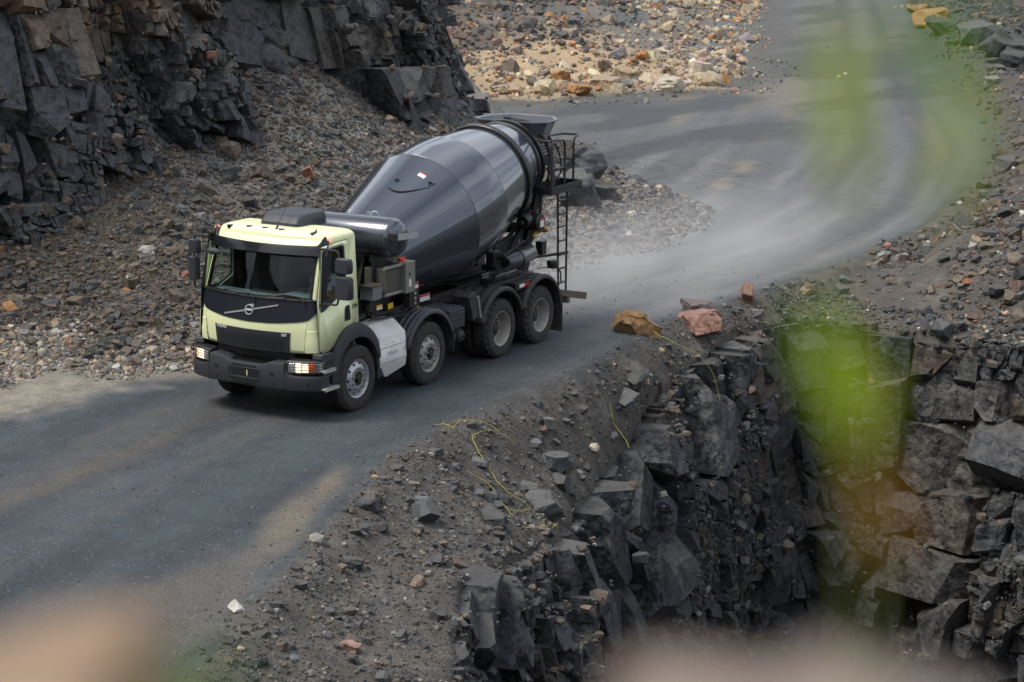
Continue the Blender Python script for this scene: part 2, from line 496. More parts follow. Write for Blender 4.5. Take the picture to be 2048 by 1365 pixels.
def soil_colour(X, Y, Z, info):
    """what lies where: bare road, sand drifts, crushed stone; alpha = how many pale chips"""
    P3 = info['P3']
    n = len(P3)
    x, y = P3[:, 0], P3[:, 1]
    dn, dt, bb = info['dn'], info['dt'], info['bb']
    _, rarc = pl_dist(P3[:, :2], ROAD_MID)
    rlat, _ = pl_dist(P3[:, :2], ROAD_MID)
    streak = fbm(np.stack([rarc * .13, rlat * 1.6, 0 * rlat], 1), 40, 5)
    streak2 = fbm(np.stack([rarc * .07, rlat * .8, 0 * rlat + 5], 1), 44, 4)
    late = []
    big = fbm(P3 * .5, 50, 5)
    med = fbm(P3 * 2.2, 55, 4 if info.get('st', .1) < .1 else 2)
    road = np.array([.051, .062, .072])
    c = np.tile(road, (n, 1)) * (1 + .36 * streak + .16 * big)[:, None]
    chips = np.full(n, .28)
    tan = np.array([.285, .235, .17])
    grey = np.array([.19, .185, .17])
    def mix(col, w):
        nonlocal c
        w = np.clip(w, 0, 1)[:, None]
        c = c * (1 - w) + np.asarray(col) * w
    back = sstep(-8, -24, x)
    for lat, wd, st_ in ((-1.05, .36, .55), (.95, .36, .55), (-1.9, .22, .3), (1.8, .25, .3)):
        trk = np.exp(-((rlat - lat - .25 * fbm(np.stack([rarc * .06, 0 * rarc, 0 * rarc + lat], 1), 48, 2)) / wd) ** 2) * sstep(-.5, .1, streak2)
        mix((.048, .054, .063), st_ * trk * (1 - back))
        late.append((st_ * 1.5 * back * np.exp(-((rlat - lat - .25 * fbm(np.stack([rarc * .06, 0 * rarc, 0 * rarc + lat], 1), 48, 2)) / wd) ** 2)))
    # dust streaks along the way, the tan drift between the tracks near the camera
    mix(tan * .5, .18 * sstep(.12, .5, streak2))
    mix(tan * .45, .34 * sstep(.45, 1.15, blob(P3, (4.9, -.1), (5.0, .42), .10) + .18 * streak + .1 * med))
    mix(tan * .5, .15 * sstep(.3, .9, blob(P3, (2.0, -1.4), (2.8, .25), .1) + .25 * streak))
    mix(tan * .62, .7 * sstep(.25, 1.1, np.maximum(blob(P3, (5.0, 3.6), (2.1, .42), .42), .9 * blob(P3, (3.6, 3.15), (1.6, .3), .40)) + .16 * med + .2 * streak))
    mix((.10, .09, .08), .8 * sstep(.3, .8, blob(P3, (8.2, 4.5), (2.2, .9), .4) + .2 * med))
    # pale crushed stone apron where the talus runs out, ahead of the truck
    mix((.25, .235, .20), sstep(.25, .7, blob(P3, (1.2, -4.6), (2.6, 1.6), .3) + .28 * med + .12 * big) * .95)
    mix((.3, .25, .19), sstep(.4, .8, blob(P3, (.6, -6.2), (1.6, .6), .2)) * .7)
    mix((.235, .215, .18), sstep(-2.3, -3.7, y + 1.1 * med + .6 * streak + .5 * big) * sstep(-2.2, .3, x) * .9)
    # talus earth
    mix((.075, .062, .048), sstep(-.05, .5, dt + .25 * med) * np.where(x < 1.5, 1, .0))
    mix((.21, .195, .165), sstep(.3, .75, blob(P3, (-2.2, -3.4), (3.2, 1.3), -.2) + .2 * med) * .75)
    mix((.185, .17, .14), sstep(-.9, -.1, dt + .3 * med) * sstep(1.4, .3, dt + .3 * med) * sstep(-5, -1, x) * .7)
    mix((.16, .15, .13), sstep(-.1, .4, dt + .2 * med) * sstep(-6, -11, x) * .85)
    # verge
    mix((.085, .078, .07), sstep(.0, .35, dn + .22 * med) * sstep(-40, -24, x))
    mix((.13, .12, .105), sstep(.1, .5, med) * sstep(.0, .5, dn) * .6)
    mix((.07, .062, .055), sstep(0, 1.2, dn + .3 * med) * sstep(-20, -30, x))
    # dusty stretch behind the truck and the swept bend
    mix((.20, .20, .195), sstep(-4, -10, x) * sstep(-40, -26, x) * (.35 + .3 * sstep(-.1, .4, streak)) * sstep(.3, -.5, dn))
    mix((.15, .152, .15), sstep(-24, -40, x) * .5 * (1 - .8 * np.exp(-((np.abs(rlat) - 1.0) / .45) ** 2)) * sstep(.5, -.5, dn))
    mix(tan * .7, sstep(-26, -40, x) * sstep(.1, .5, streak2) * .35 * sstep(.5, -.5, dn))
    mix(tan * .9, sstep(.4, 1.0, blob(P3, (-30, -5.6), (2.6, .6), 0.3) + .35 * med + .3 * streak) * .55 + sstep(.4, 1.0, blob(P3, (-26, -4.6), (2.2, .5), 0.3) + .35 * med + .3 * streak) * .55)
    mix((.055, .06, .064), sstep(.1, .6, fbm(np.stack([x * .16, y * .5, 0 * x], 1), 61, 4) + .25) * sstep(-24, -30, x) * sstep(-5, -9, y) * np.where(bb > 0, 0, 1) * .8)
    for w_ in late:
        mix((.060, .066, .076), w_ * sstep(.4, -.3, dn) * (.7 + .5 * streak))
    # rubble bank: dark toe line, yellow sand, rusty earth higher up
    mix((.09, .088, .083), sstep(-1.5, .2, info['db']) * sstep(3.0, .6, info['db']) * np.where(x < -38, 1, 0) * .9)
    mix((.33, .25, .16), sstep(.6, 2.2, bb + 1.4 * big) * sstep(17, 9, bb + 5 * big) * sstep(-66, -54, x + 4 * big))
    mix((.085, .075, .068), sstep(9, 15, bb + 5 * big))
    mix((.14, .10, .065), sstep(9, 15, bb + 5 * big) * sstep(0, .4, med) * .7)
    a = chips * (1 - .5 * sstep(-8, -20, x) * sstep(.3, -.3, dn))
    return np.concatenate([np.clip(c, .01, .9), a[:, None]], 1)

def ground_patch(name, x0, x1, y0, y1, st, drop=0.0, kill=None):
    nx, ny = int(round((x1 - x0) / st)) + 1, int(round((y1 - y0) / st)) + 1
    gx, gy = np.meshgrid(np.linspace(x0, x1, nx), np.linspace(y0, y1, ny), indexing='ij')
    X, Y = gx.ravel(), gy.ravel()
    Z, info = heights(X, Y, st < .1)
    info['st'] = st
    col = soil_colour(X, Y, Z, info)
    idx = np.arange(nx * ny).reshape(nx, ny)
    F = np.stack([idx[:-1, :-1], idx[1:, :-1], idx[1:, 1:], idx[:-1, 1:]], -1).reshape(-1, 4)
    return np.stack([X, Y, Z - drop], 1), F, col, info

def sub_mesh(name, V, F, col, keep, mat, smooth=True):
    F = F[keep]
    used = np.unique(F)
    mp = np.full(len(V), -1, np.int32)
    mp[used] = np.arange(len(used))
    return tag(link(name, np_mesh(name, V[used], mp[F], mat, col[used], smooth)), kind='structure')

def split_ground(V, F, col, info, names, mats=None):
    mats = mats or (M_ROAD, M_SOIL)
    road = (info['dn'] < .02) & (np.abs(pl_dist(V[:, :2], ROAD_MID)[0]) < 3.4)
    rf = road[F].all(1)
    pit = (V[:, 2] < -9)[F].all(1)
    sub_mesh(names[0], V, F, col, rf & ~pit, mats[0])
    sub_mesh(names[1], V, F, col, ~rf & ~pit, mats[1])

V, F, col, info = ground_patch('near', -30, 15, -12.4, 16, .075)
split_ground(V, F, col, info, ('road', 'quarry_ground'))
V, F, col, info = ground_patch('middle', -66, -29.9, -48, 16, .16, drop=.012)
split_ground(V, F, col, info, ('road_bend', 'quarry_ground_bay'), (M_ROAD, M_ROAD))
V, F, col, info = ground_patch('far', -160, -65.8, -85, 22, .4, drop=.03)
split_ground(V, F, col, info, ('road_climb', 'quarry_ground_far'), (M_ROAD, M_ROAD))

# pit floor and the country round about
def big_sheet():
    n = 90
    g = np.linspace(-1, 1, n)
    g = np.sign(g) * (np.abs(g) ** 2.2) * 900
    gx, gy = np.meshgrid(g, g, indexing='ij')
    X, Y = gx.ravel(), gy.ravel()
    R = np.hypot(X + 20, Y)
    Z = -11.2 + 26 * sstep(110, 260, R) + 6 * fbm(np.stack([X * .01, Y * .01, 0 * X], 1), 3, 4) * sstep(100, 200, R)
    Z = np.where((X < -40) & (Y < -40), np.minimum(Z, -12), Z)
    idx = np.arange(n * n).reshape(n, n)
    F = np.stack([idx[:-1, :-1], idx[1:, :-1], idx[1:, 1:], idx[:-1, 1:]], -1).reshape(-1, 4)
    c = np.tile(np.array([.085, .08, .07, .3]), (n * n, 1))
    far = sstep(150, 240, R)[:, None]
    c[:, :3] = c[:, :3] * (1 - far) + np.array([.06, .075, .04]) * far
    tag(link('pit_floor', np_mesh('pit_floor', np.stack([X, Y, Z], 1), F, M_SOIL, c, True)), kind='structure')
big_sheet()

# ------------------------------------------------------------------ rock faces
def resample(line, st):
    line = np.asarray(line, float)
    d = np.r_[0, np.cumsum(np.hypot(*np.diff(line[:, :2], axis=0).T))]
    n = int(d[-1] / st) + 1
    s = np.linspace(0, d[-1], n)
    return np.stack([np.interp(s, d, line[:, i]) for i in range(line.shape[1])], 1), s

def blocks(P, s, size, amp, tilt, cheb=.5, crack=.0, warp=.12):
    """offset of a face broken into tilted blocks of about the given size (x, y, z)"""
    Q = P / np.asarray(size)
    Q = Q + warp * np.stack([vnoise(Q * 1.7, s + 70), vnoise(Q * 1.7 + 9, s + 71), vnoise(Q * 1.7 + 21, s + 72)], 1)
    F1, gap, C, R = worley(Q, s, .9, cheb)
    d = Q - C
    off = (R[:, 0] * 2 - 1) * amp + ((d * (R[:, 1:4] * 2 - 1)).sum(1)) * tilt
    if crack:
        off = off - crack * sstep(.07, .0, gap)
    return off, R, gap

def rock_face(name, line, ztop, zbot, st, seed, lean, cap, sizes, colour, jag=.5, capz=.15, cap_sink=.35, side=-1, terr=0.0, soft=1, inset=0.0):
    """a broken face hanging from a plan line; side=-1: it faces the right-hand side of the line's direction"""
    L, s = resample(np.column_stack([line, ztop]), st)
    T = np.gradient(L[:, :2], axis=0)
    k = max(3, int(.5 / st))
    ker = np.ones(k) / k
    T = np.stack([np.convolve(np.pad(T[:, i], (k, k), 'edge'), ker, 'same')[k:-k] for i in (0, 1)], 1)
    T /= np.hypot(T[:, 0], T[:, 1])[:, None]
    N = np.stack([T[:, 1], -T[:, 0]], 1) * (1 if side < 0 else -1)
    nc = int(cap / st) + 1
    H = float(np.max(ztop) - zbot)
    nf = int(H / st) + 1
    nu = len(L)
    rows = nc + nf
    V = np.zeros((rows, nu, 3))
    W = np.zeros((rows, nu))                       # 1 = pushes outwards, 0 = pushes up
    for r in range(rows):
        if r < nc:
            t = (nc - 1 - r) / max(nc - 1, 1)     # 1 far inside, 0 at the lip
            V[r, :, :2] = L[:, :2] - N * (t * cap)
            V[r, :, 2] = L[:, 2] + capz - cap_sink * t ** 1.5
            W[r] = .5 * (1 - t) ** 4
        else:
            t = (r - nc + 1) / nf
            z = L[:, 2] + (zbot - L[:, 2]) * t
            V[r, :, 2] = z
            V[r, :, :2] = L[:, :2] + N * (lean * (L[:, 2] - z))[:, None]
            W[r] = min(1, .5 + t * 6)
    P = V.reshape(-1, 3).copy()
    Wf = W.ravel()
    Nf = np.tile(N, (rows, 1))
    # local frame: along the face, through it, up
    U = np.stack([np.tile(s, rows), P[:, 0] * .5 + P[:, 1] * .5, P[:, 2]], 1)
    off = np.zeros(len(P))
    shade = np.ones(len(P))
    first = None
    broken = sstep(-.25, .25, fbm(U * .55, seed + 55, 3))
    for q, (size, amp, tilt, cheb, crack) in enumerate(sizes):
        o, R, gap = blocks(U, seed + 100 * q, size, amp, tilt, cheb, crack, warp=.05)
        if q == 1: o = o * (.35 + .65 * broken)
        if q >= 2: o = o * (.15 + .85 * broken)
        off += o
        shade *= 1 + (.5, .3, .22, .2)[min(q, 3)] * (R[:, 3] - .5)
        if first is None: first = R
    off = off.reshape(rows, nu)
    for _ in range(soft):
        p = np.pad(off, 1, 'edge')
        off = (p[1:-1, 1:-1] * 2 + p[:-2, 1:-1] + p[2:, 1:-1] + p[1:-1, :-2] + p[1:-1, 2:]) / 6
    off = off.ravel()
    if terr:
        off += terr * (np.floor(fbm(U * np.array([.25, .25, .8]), seed + 7, 3) * 5) / 5)
    off += .03 * fbm(P * 5, seed + 3, 3)
    off -= inset * np.minimum(1, Wf * 1.2)
    # the cap moves less, its inner end not at all
    capw = np.ones((rows, nu))
    for r in range(nc):
        capw[r] = 1 - ((nc - 1 - r) / max(nc - 1, 1)) * .85
    off = off * capw.ravel()
    Dn = np.concatenate([Nf * Wf[:, None], (1 - Wf)[:, None] * .6], 1)
    Pn = P + Dn * off[:, None]
    c = colour(Pn, U, shade, first, Wf)
    idx = np.arange(rows * nu).reshape(rows, nu)
    if side < 0:
        F = np.stack([idx[:-1, :-1], idx[1:, :-1], idx[1:, 1:], idx[:-1, 1:]], -1).reshape(-1, 4)
    else:
        F = np.stack([idx[:-1, :-1], idx[:-1, 1:], idx[1:, 1:], idx[1:, :-1]], -1).reshape(-1, 4)
    o = link(name, np_mesh(name, Pn, F, M_CLIFF, np.concatenate([c, np.ones((len(c), 1))], 1), False))
    fn = np.concatenate([Nf, np.zeros((len(Nf), 1))], 1)[F[:, 0]]
    return tag(o, kind='structure'), Pn, F, fn

def near_colour(P, U, shade, R, W):
    base = np.array([.034, .037, .042]) * shade[:, None]
    b = fbm(P * .8, 80, 4)
    brown = np.array([.052, .044, .035])
    w = (sstep(.12, .5, b) * .65)[:, None]
    base = base * (1 - w) + brown * w
    w = (sstep(.80, .95, R[:, 2]) * .45)[:, None]
    base = base * (1 - w) + np.array([.085, .086, .084]) * w
    w = (sstep(.90, .97, R[:, 1]) * .45)[:, None]
    base = base * (1 - w) + np.array([.10, .062, .038]) * w
    w = (sstep(-11, -12.6, P[:, 0]) * sstep(-.35, .3, fbm(P * .6, 87, 3)) * .55)[:, None]
    base = base * (1 - w) + np.array([.075, .067, .052]) * w
    w = ((1 - W) * sstep(-.2, .3, fbm(P * 2.2, 83, 3)) * .8)[:, None]
    return base * (1 - w) + np.array([.09, .083, .074]) * w

def wall_colour(P, U, shade, R, W):
    base = np.array([.047, .050, .054]) * shade[:, None]
    b = fbm(P * .7, 90, 4)
    w = (sstep(.1, .45, b) * .6)[:, None]
    base = base * (1 - w) + np.array([.078, .064, .048]) * w
    # rusty weathered zone high on the left half
    w = (sstep(4.4, 5.6, P[:, 2] + .8 * fbm(P * .9, 92, 3)) * sstep(-14, -8, P[:, 0]) * sstep(-.5, .2, fbm(P * 1.6, 94, 3)))[:, None] * .85
    base = base * (1 - w) + np.array([.17, .115, .068]) * w
    return base

CL_TOP = CLIFF3[:, 2]
NEAR_SIZES = [((1.7, 2.5, 3.0), .14, .10, 1.0, .10), ((.85, 1.6, .75), .10, .10, 1.0, .07), ((.34, .6, .28), .05, .09, .7, .03), ((.15, .2, .13), .02, .035, .4, 0)]
_, NC_P, NC_F, NC_N = rock_face('near_cliff_core', CLIFF[1:], CL_TOP[1:], -10.5, .05, 11, .16, 1.3, NEAR_SIZES, near_colour, capz=-.02, cap_sink=.3, side=-1, inset=.38)
WL_TOP = np.full(len(WALL), 8.0)
WALL_SIZES = [((3.0, 3.2, 2.6), .30, .24, .7, .12), ((1.2, 2.0, 1.1), .16, .20, .7, .10), ((.45, .8, .38), .09, .13, .6, .04), ((.18, .3, .15), .025, .04, .4, 0)]
_, WL_P, WL_F, WL_N = rock_face('rock_wall_core', WALL, WL_TOP, .6, .07, 23, .30, 4.0, WALL_SIZES, wall_colour, capz=0, cap_sink=-.5, side=-1, inset=.45)

# the faces themselves: a wall of joint-bounded slabs and blocks, split again and again along near-vertical and near-level joints
def slab_wall(name, line, ztop, depth, seed, lean, stop, colour, oblique=.10, spread=(.22, .10, .05), lip_round=.25, zmin=.12, omin=-.6):
    r = random.Random(seed)
    L, s = resample(np.column_stack([line, ztop]), .05)
    T = np.gradient(L[:, :2], axis=0)
    k = 15
    ker = np.ones(k) / k
    T = np.stack([np.convolve(np.pad(T[:, i], (k, k), 'edge'), ker, 'same')[k:-k] for i in (0, 1)], 1)
    T /= np.hypot(T[:, 0], T[:, 1])[:, None]
    total = float(s[-1])
    leaves = []
    def cut(poly, p, n):
        A, B = [], []
        m = len(poly)
        for i in range(m):
            a, b = poly[i], poly[(i + 1) % m]
            da = (a[0] - p[0]) * n[0] + (a[1] - p[1]) * n[1]
            db = (b[0] - p[0]) * n[0] + (b[1] - p[1]) * n[1]
            (A if da <= 0 else B).append(a)
            if da * db < 0:
                t = da / (da - db)
                q = (a[0] + (b[0] - a[0]) * t, a[1] + (b[1] - a[1]) * t)
                A.append(q)
                B.append(q)
        return A, B
    def split(poly, lev, off, tilt):
        us = [p[0] for p in poly]
        zs = [p[1] for p in poly]
        w, h = max(us) - min(us), max(zs) - min(zs)
        c = (sum(us) / len(us), sum(zs) / len(zs))
        lim = stop(c[0], c[1]) * r.uniform(.55, 1.6)
        if max(w, h) < lim or max(w, h) < zmin * 1.7 or lev > 18:
            leaves.append((poly, off, tilt))
            return
        q = h * .58 > w
        if r.random() < .2 and max(w, h) < 1.7 * min(w, h): q = not q
        ang = r.gauss(0, oblique) + (r.choice((-1, 1)) * r.uniform(.3, .75) if r.random() < .26 else 0)
        t = r.uniform(.32, .68)
        if q:
            p = (c[0], min(zs) + h * t)
            n = (math.sin(ang), math.cos(ang))
        else:
            p = (min(us) + w * t, c[1])
            n = (math.cos(ang), math.sin(ang))
        size = max(w, h)
        sp = spread[0] if size > 2.2 else spread[1] if size > .8 else spread[2]
        for P_ in cut(poly, p, n):
            if len(P_) >= 3:
                split(P_, lev + 1, off + r.gauss(0, sp), (tilt[0] * .6 + r.gauss(0, .10), tilt[1] * .6 + r.gauss(0, .09)))
    n0 = max(1, int(total / 4))
    for i in range(n0):
        split([(total * i / n0, -depth), (total * (i + 1) / n0, -depth), (total * (i + 1) / n0, -.06), (total * i / n0, -.06)], 0, r.gauss(0, spread[0] * .5), (0, 0))
    VV, FF, CC = [], [], []
    base = 0
    ledges = []
    for poly, off, tilt in leaves:
        uc = sum(p[0] for p in poly) / len(poly)
        zc = sum(p[1] for p in poly) / len(poly)
        i = min(len(s) - 1, max(0, int(uc / .05)))
        t2, o2 = T[i], L[i]
        # only what could come into view from somewhere near the camera
        wz = o2[2] + zc
        nn = (t2[1], -t2[0]) if True else None
        nx, ny = -t2[1], t2[0]
        nx, ny = t2[1], -t2[0]
        off = max(omin, min(.55, off)) - lean * zc
        if lip_round:
            k_ = float(sstep(-.40, -.12, zc))
            off = off * (1 - .75 * k_) + .02 * k_ - lip_round * r.uniform(0, .5) * k_
        size = max(max(p[0] for p in poly) - min(p[0] for p in poly), .01)
        hgt = max(p[1] for p in poly) - min(p[1] for p in poly)
        bm = bmesh.new()
        g = .994
        back, front = [], []
        for (u, z) in poly:
            du, dz = (u - uc) * g, (z - zc) * g
            f = tilt[0] * du + (tilt[1] - lean) * dz
            back.append(bm.verts.new((du, -.75, dz)))
            front.append(bm.verts.new((du, f, dz)))
        m = len(poly)
        bm.faces.new(front)
        for a in range(m):
            b = (a + 1) % m
            bm.faces.new((front[a], back[a], back[b], front[b]))
        bm.faces.new(back[::-1])
        sc = min(size, hgt)
        for _ in range(r.choice((2, 3, 3, 4, 5, 6))):
            a = r.randrange(m)
            p, q = poly[a], poly[(a + 1) % m]
            if r.random() < .5:
                e = ((p[0] + q[0]) / 2 - uc, (p[1] + q[1]) / 2 - zc)
            else:
                e = (p[0] - uc, p[1] - zc)
            d = math.hypot(*e) or 1
            dirn = Vector((e[0] / d + r.gauss(0, .25), r.uniform(.35, 1.4), e[1] / d + r.gauss(0, .25))).normalized()
            far = Vector((e[0] * g, tilt[0] * e[0] + (tilt[1] - lean) * e[1], e[1] * g))
            res = bmesh.ops.bisect_plane(bm, geom=bm.verts[:] + bm.edges[:] + bm.faces[:], plane_co=far - dirn * sc * r.uniform(.03, .30), plane_no=dirn, clear_outer=True)
            ed = [x for x in bm.edges if x.is_boundary]
            if ed:
                bmesh.ops.holes_fill(bm, edges=ed)
        bmesh.ops.triangulate(bm, faces=bm.faces[:])
        bm.verts.index_update()
        if len(bm.verts) > 3:
            v = np.array([x.co[:] for x in bm.verts])
            W_ = np.empty_like(v)
            W_[:, 0] = o2[0] + t2[0] * v[:, 0] + nx * (v[:, 1] + off)
            W_[:, 1] = o2[1] + t2[1] * v[:, 0] + ny * (v[:, 1] + off)
            W_[:, 2] = o2[2] + zc + v[:, 2]
            f = np.array([[x.index for x in fc.verts] for fc in bm.faces], np.int32)
            VV.append(W_)
            FF.append(f + base)
            cen = np.array([[W_[:, 0].mean(), W_[:, 1].mean(), wz]])
            CC.append(np.repeat(colour(cen, cen, np.array([1 + .5 * (r.random() - .5)]), np.array([[r.random() for _ in range(4)]]), np.ones(1)), len(v), 0))
            base += len(v)
            if sc > .15:
                ledges.append((o2[0] + nx * (off - .04), o2[1] + ny * (off - .04), o2[2] + max(p[1] for p in poly), t2[0], t2[1], size))
        bm.free()
    V, F, C = np.concatenate(VV), np.concatenate(FF), np.concatenate(CC)
    o = tag(link(name, np_mesh(name, V, F, M_CLIFF, np.concatenate([C, np.ones((len(C), 1))], 1))), kind='structure')
    return o, np.array(ledges), len(leaves)

def _stop(lo, hi, seed, f):
    def fn(u, z):
        b = float(fbm(np.array([[u * f, z * f, 0.0]]), seed, 3)[0])
        return lo + (hi - lo) * float(sstep(-.25, .35, b))
    return fn
_i0 = 2
_, NC_LEDGE, _n = slab_wall('near_cliff', CLIFF[_i0:-1], CL_TOP[_i0:-1], 7.5, 5, .16, _stop(.36, 1.5, 71, .45), near_colour, oblique=.15, lip_round=.03, omin=-.08)
_, WL_LEDGE, _n2 = slab_wall('rock_wall', WALL[1:-1], np.full(len(WALL) - 2, 8.0), 7.6, 9, .30, _stop(.34, 2.1, 75, .30), wall_colour, oblique=.20, spread=(.34, .18, .09), lip_round=0)
print('slabs', _n, _n2)

# unseen high bench out of frame to the left, added to darken the windscreen's reflections
UNSEEN_BENCH = np.array([(105, 70), (98, 20), (80, -12), (52, -27), (30, -27), (15, -18)])
rock_face('unseen_bench', UNSEEN_BENCH, np.full(len(UNSEEN_BENCH), 26.0), -11.5, .6, 41, .22, 12, [((7, 5, 6), 1.2, .5, .7, .2), ((2.4, 2.4, 2.2), .5, .4, .6, .1)], wall_colour, capz=0, cap_sink=-1, side=-1)

# ================================================================== STONES
rng = np.random.default_rng(7)

def stone_proto(seed, cuts=9, elong=(1, .8, .62), rough=0.0, bev=.05):
    """an angular broken stone about 1 m long: a block cut by random planes, arrises knocked off"""
    r = random.Random(seed)
    bm = bmesh.new()
    bmesh.ops.create_cube(bm, size=1.0)
    for v in bm.verts:
        v.co = Vector((v.co.x * elong[0], v.co.y * elong[1], v.co.z * elong[2]))
    for _ in range(cuts):
        n = Vector((r.gauss(0, 1), r.gauss(0, 1), r.gauss(0, 1))).normalized()
        sup = abs(n.x) * elong[0] / 2 + abs(n.y) * elong[1] / 2 + abs(n.z) * elong[2] / 2
        p = n * sup * r.uniform(.52, .78)
        g = bm.verts[:] + bm.edges[:] + bm.faces[:]
        res = bmesh.ops.bisect_plane(bm, geom=g, plane_co=p, plane_no=n, clear_outer=True)
        ed = [e for e in bm.edges if e.is_boundary]
        if ed:
            bmesh.ops.holes_fill(bm, edges=ed)
    bmesh.ops.remove_doubles(bm, verts=bm.verts[:], dist=.012)
    if bev:
        bmesh.ops.bevel(bm, geom=bm.edges[:], offset=bev * .5, segments=1, affect='EDGES', clamp_overlap=True)
    if rough:
        bmesh.ops.triangulate(bm, faces=bm.faces[:])
        bmesh.ops.subdivide_edges(bm, edges=bm.edges[:], cuts=2, use_grid_fill=True)
        P = np.array([v.co[:] for v in bm.verts])
        N = np.array([v.normal[:] for v in bm.verts])
        o, _, _ = blocks(P, seed, (.45, .35, .3), rough, rough * 1.2, .4)
        o = o + rough * .5 * fbm(P * 4, seed + 4, 3)
        for v, d, nn in zip(bm.verts, o, N):
            v.co += Vector(nn) * float(d)
    bmesh.ops.triangulate(bm, faces=bm.faces[:])
    bm.normal_update()
    bmesh.ops.recalc_face_normals(bm, faces=bm.faces[:])
    me = bpy.data.meshes.new('stone')
    bm.to_mesh(me)
    bm.free()
    return me

def me_arrays(me):
    V = np.zeros(len(me.vertices) * 3)
    me.vertices.foreach_get('co', V)
    F = np.zeros(len(me.polygons) * 3, np.int32)
    me.polygons.foreach_get('vertices', F)
    return V.reshape(-1, 3), F.reshape(-1, 3)

SMALL = [stone_proto(100 + i, 7, (1, random.Random(i).uniform(.65, .95), random.Random(i + 50).uniform(.45, .8)), 0, 0) for i in range(12)]
MEDIUM = [stone_proto(200 + i, 9, (1, random.Random(i + 9).uniform(.65, .95), random.Random(i + 59).uniform(.45, .8)), 0, .06) for i in range(14)]
ROUNDED = [stone_proto(520 + i, 16, (1, .8, .7), .05, .14) for i in range(4)]
LARGE = [stone_proto(300 + i, 11, (1, random.Random(i + 3).uniform(.65, .9), random.Random(i + 79).uniform(.5, .8)), .035, .05) for i in range(10)]
for me in MEDIUM + LARGE + ROUNDED:
    me.materials.append(M_STONE)
BLOCK = [stone_proto(400 + i, 4, (1, 1, 1), 0, .03) for i in range(10)]
SMALL_A = [me_arrays(m) for m in SMALL]

PAL = {'dark': (.046, .048, .050), 'slate': (.075, .079, .083), 'brown': (.085, .066, .048), 'umber': (.13, .10, .075), 'grey': (.16, .155, .145), 'pale': (.36, .34, .31),
       'tan': (.33, .25, .165), 'sand': (.40, .32, .21), 'orange': (.33, .165, .065), 'rust': (.22, .10, .06), 'pink': (.25, .15, .12), 'buff': (.46, .40, .31)}

def rand_colours(n, mix):
    names, w = zip(*mix.items())
    w = np.array(w, float)
    pick = rng.choice(len(names), n, p=w / w.sum())
    c = np.array([PAL[k] for k in names])[pick]
    return c * rng.uniform(.7, 1.35, (n, 1)) * rng.uniform(.95, 1.05, (n, 3))

def rot_mats(n, tilt=.7):
    """random turns; tilt < 1 keeps the stones lying mostly on their flat side"""
    a = rng.uniform(0, 2 * np.pi, n)
    ax = rng.normal(0, tilt * .5, n)
    ay = rng.normal(0, tilt * .5, n)
    ca, sa, cx, sx, cy, sy = np.cos(a), np.sin(a), np.cos(ax), np.sin(ax), np.cos(ay), np.sin(ay)
    O, I = np.zeros(n), np.ones(n)
    Rz = np.stack([ca, -sa, O, sa, ca, O, O, O, I], 1).reshape(-1, 3, 3)
    Rx = np.stack([I, O, O, O, cx, -sx, O, sx, cx], 1).reshape(-1, 3, 3)
    Ry = np.stack([cy, O, sy, O, I, O, -sy, O, cy], 1).reshape(-1, 3, 3)
    return Rx @ Ry @ Rz

def merged_stones(name, P, S, C, label, cat='rubble'):
    n = len(P)
    pick = rng.integers(0, len(SMALL_A), n)
    R = rot_mats(n, .8)
    sc = S[:, None] * rng.uniform(.75, 1.2, (n, 3))
    VV, FF, CC = [], [], []
    base = 0
    for k, (pv, pf) in enumerate(SMALL_A):
        m = pick == k
        if not m.any():
            continue
        v = pv[None] * sc[m][:, None, :]
        v = np.einsum('nij,nkj->nki', R[m], v) + P[m][:, None, :]
        f = pf[None] + (base + np.arange(m.sum()) * len(pv))[:, None, None]
        VV.append(v.reshape(-1, 3))
        FF.append(f.reshape(-1, 3))
        CC.append(np.repeat(C[m], len(pv), 0))
        base += m.sum() * len(pv)
    V, F, C4 = np.concatenate(VV), np.concatenate(FF), np.concatenate(CC)
    me = np_mesh(name, V, F, M_RUBBLE, np.concatenate([C4, np.ones((len(C4), 1))], 1))
    return tag(link(name, me), label, cat, kind='stuff')

_cw = np.array(cam.matrix_world)
def view_xy(P):
    q = (P - _cw[:3, 3]) @ _cw[:3, :3]
    z = -q[:, 2]
    return 512 + 2000 * q[:, 0] / z, 341 - 2000 * q[:, 1] / z, z

def stone_object(me, name, loc, size, rz, tilt, col, squash=1.0, label=None, group=None, sink=.3):
    o = link(name, me)
    o.rotation_euler = (tilt[0], tilt[1], rz)
    o.scale = (size, size, size * squash)
    h = me_half(me) * size * squash
    o.location = (loc[0], loc[1], loc[2] + h * (1 - 2 * sink))
    o.color = (*col, 1)
    return tag(o, label, 'stone', group)

_half = {}
def me_half(me):
    if me.name not in _half:
        _half[me.name] = max(abs(v.co.z) for v in me.vertices)
    return _half[me.name]

def ground_z(x, y):
    return float(heights(np.array([x]), np.array([y]))[0][0])

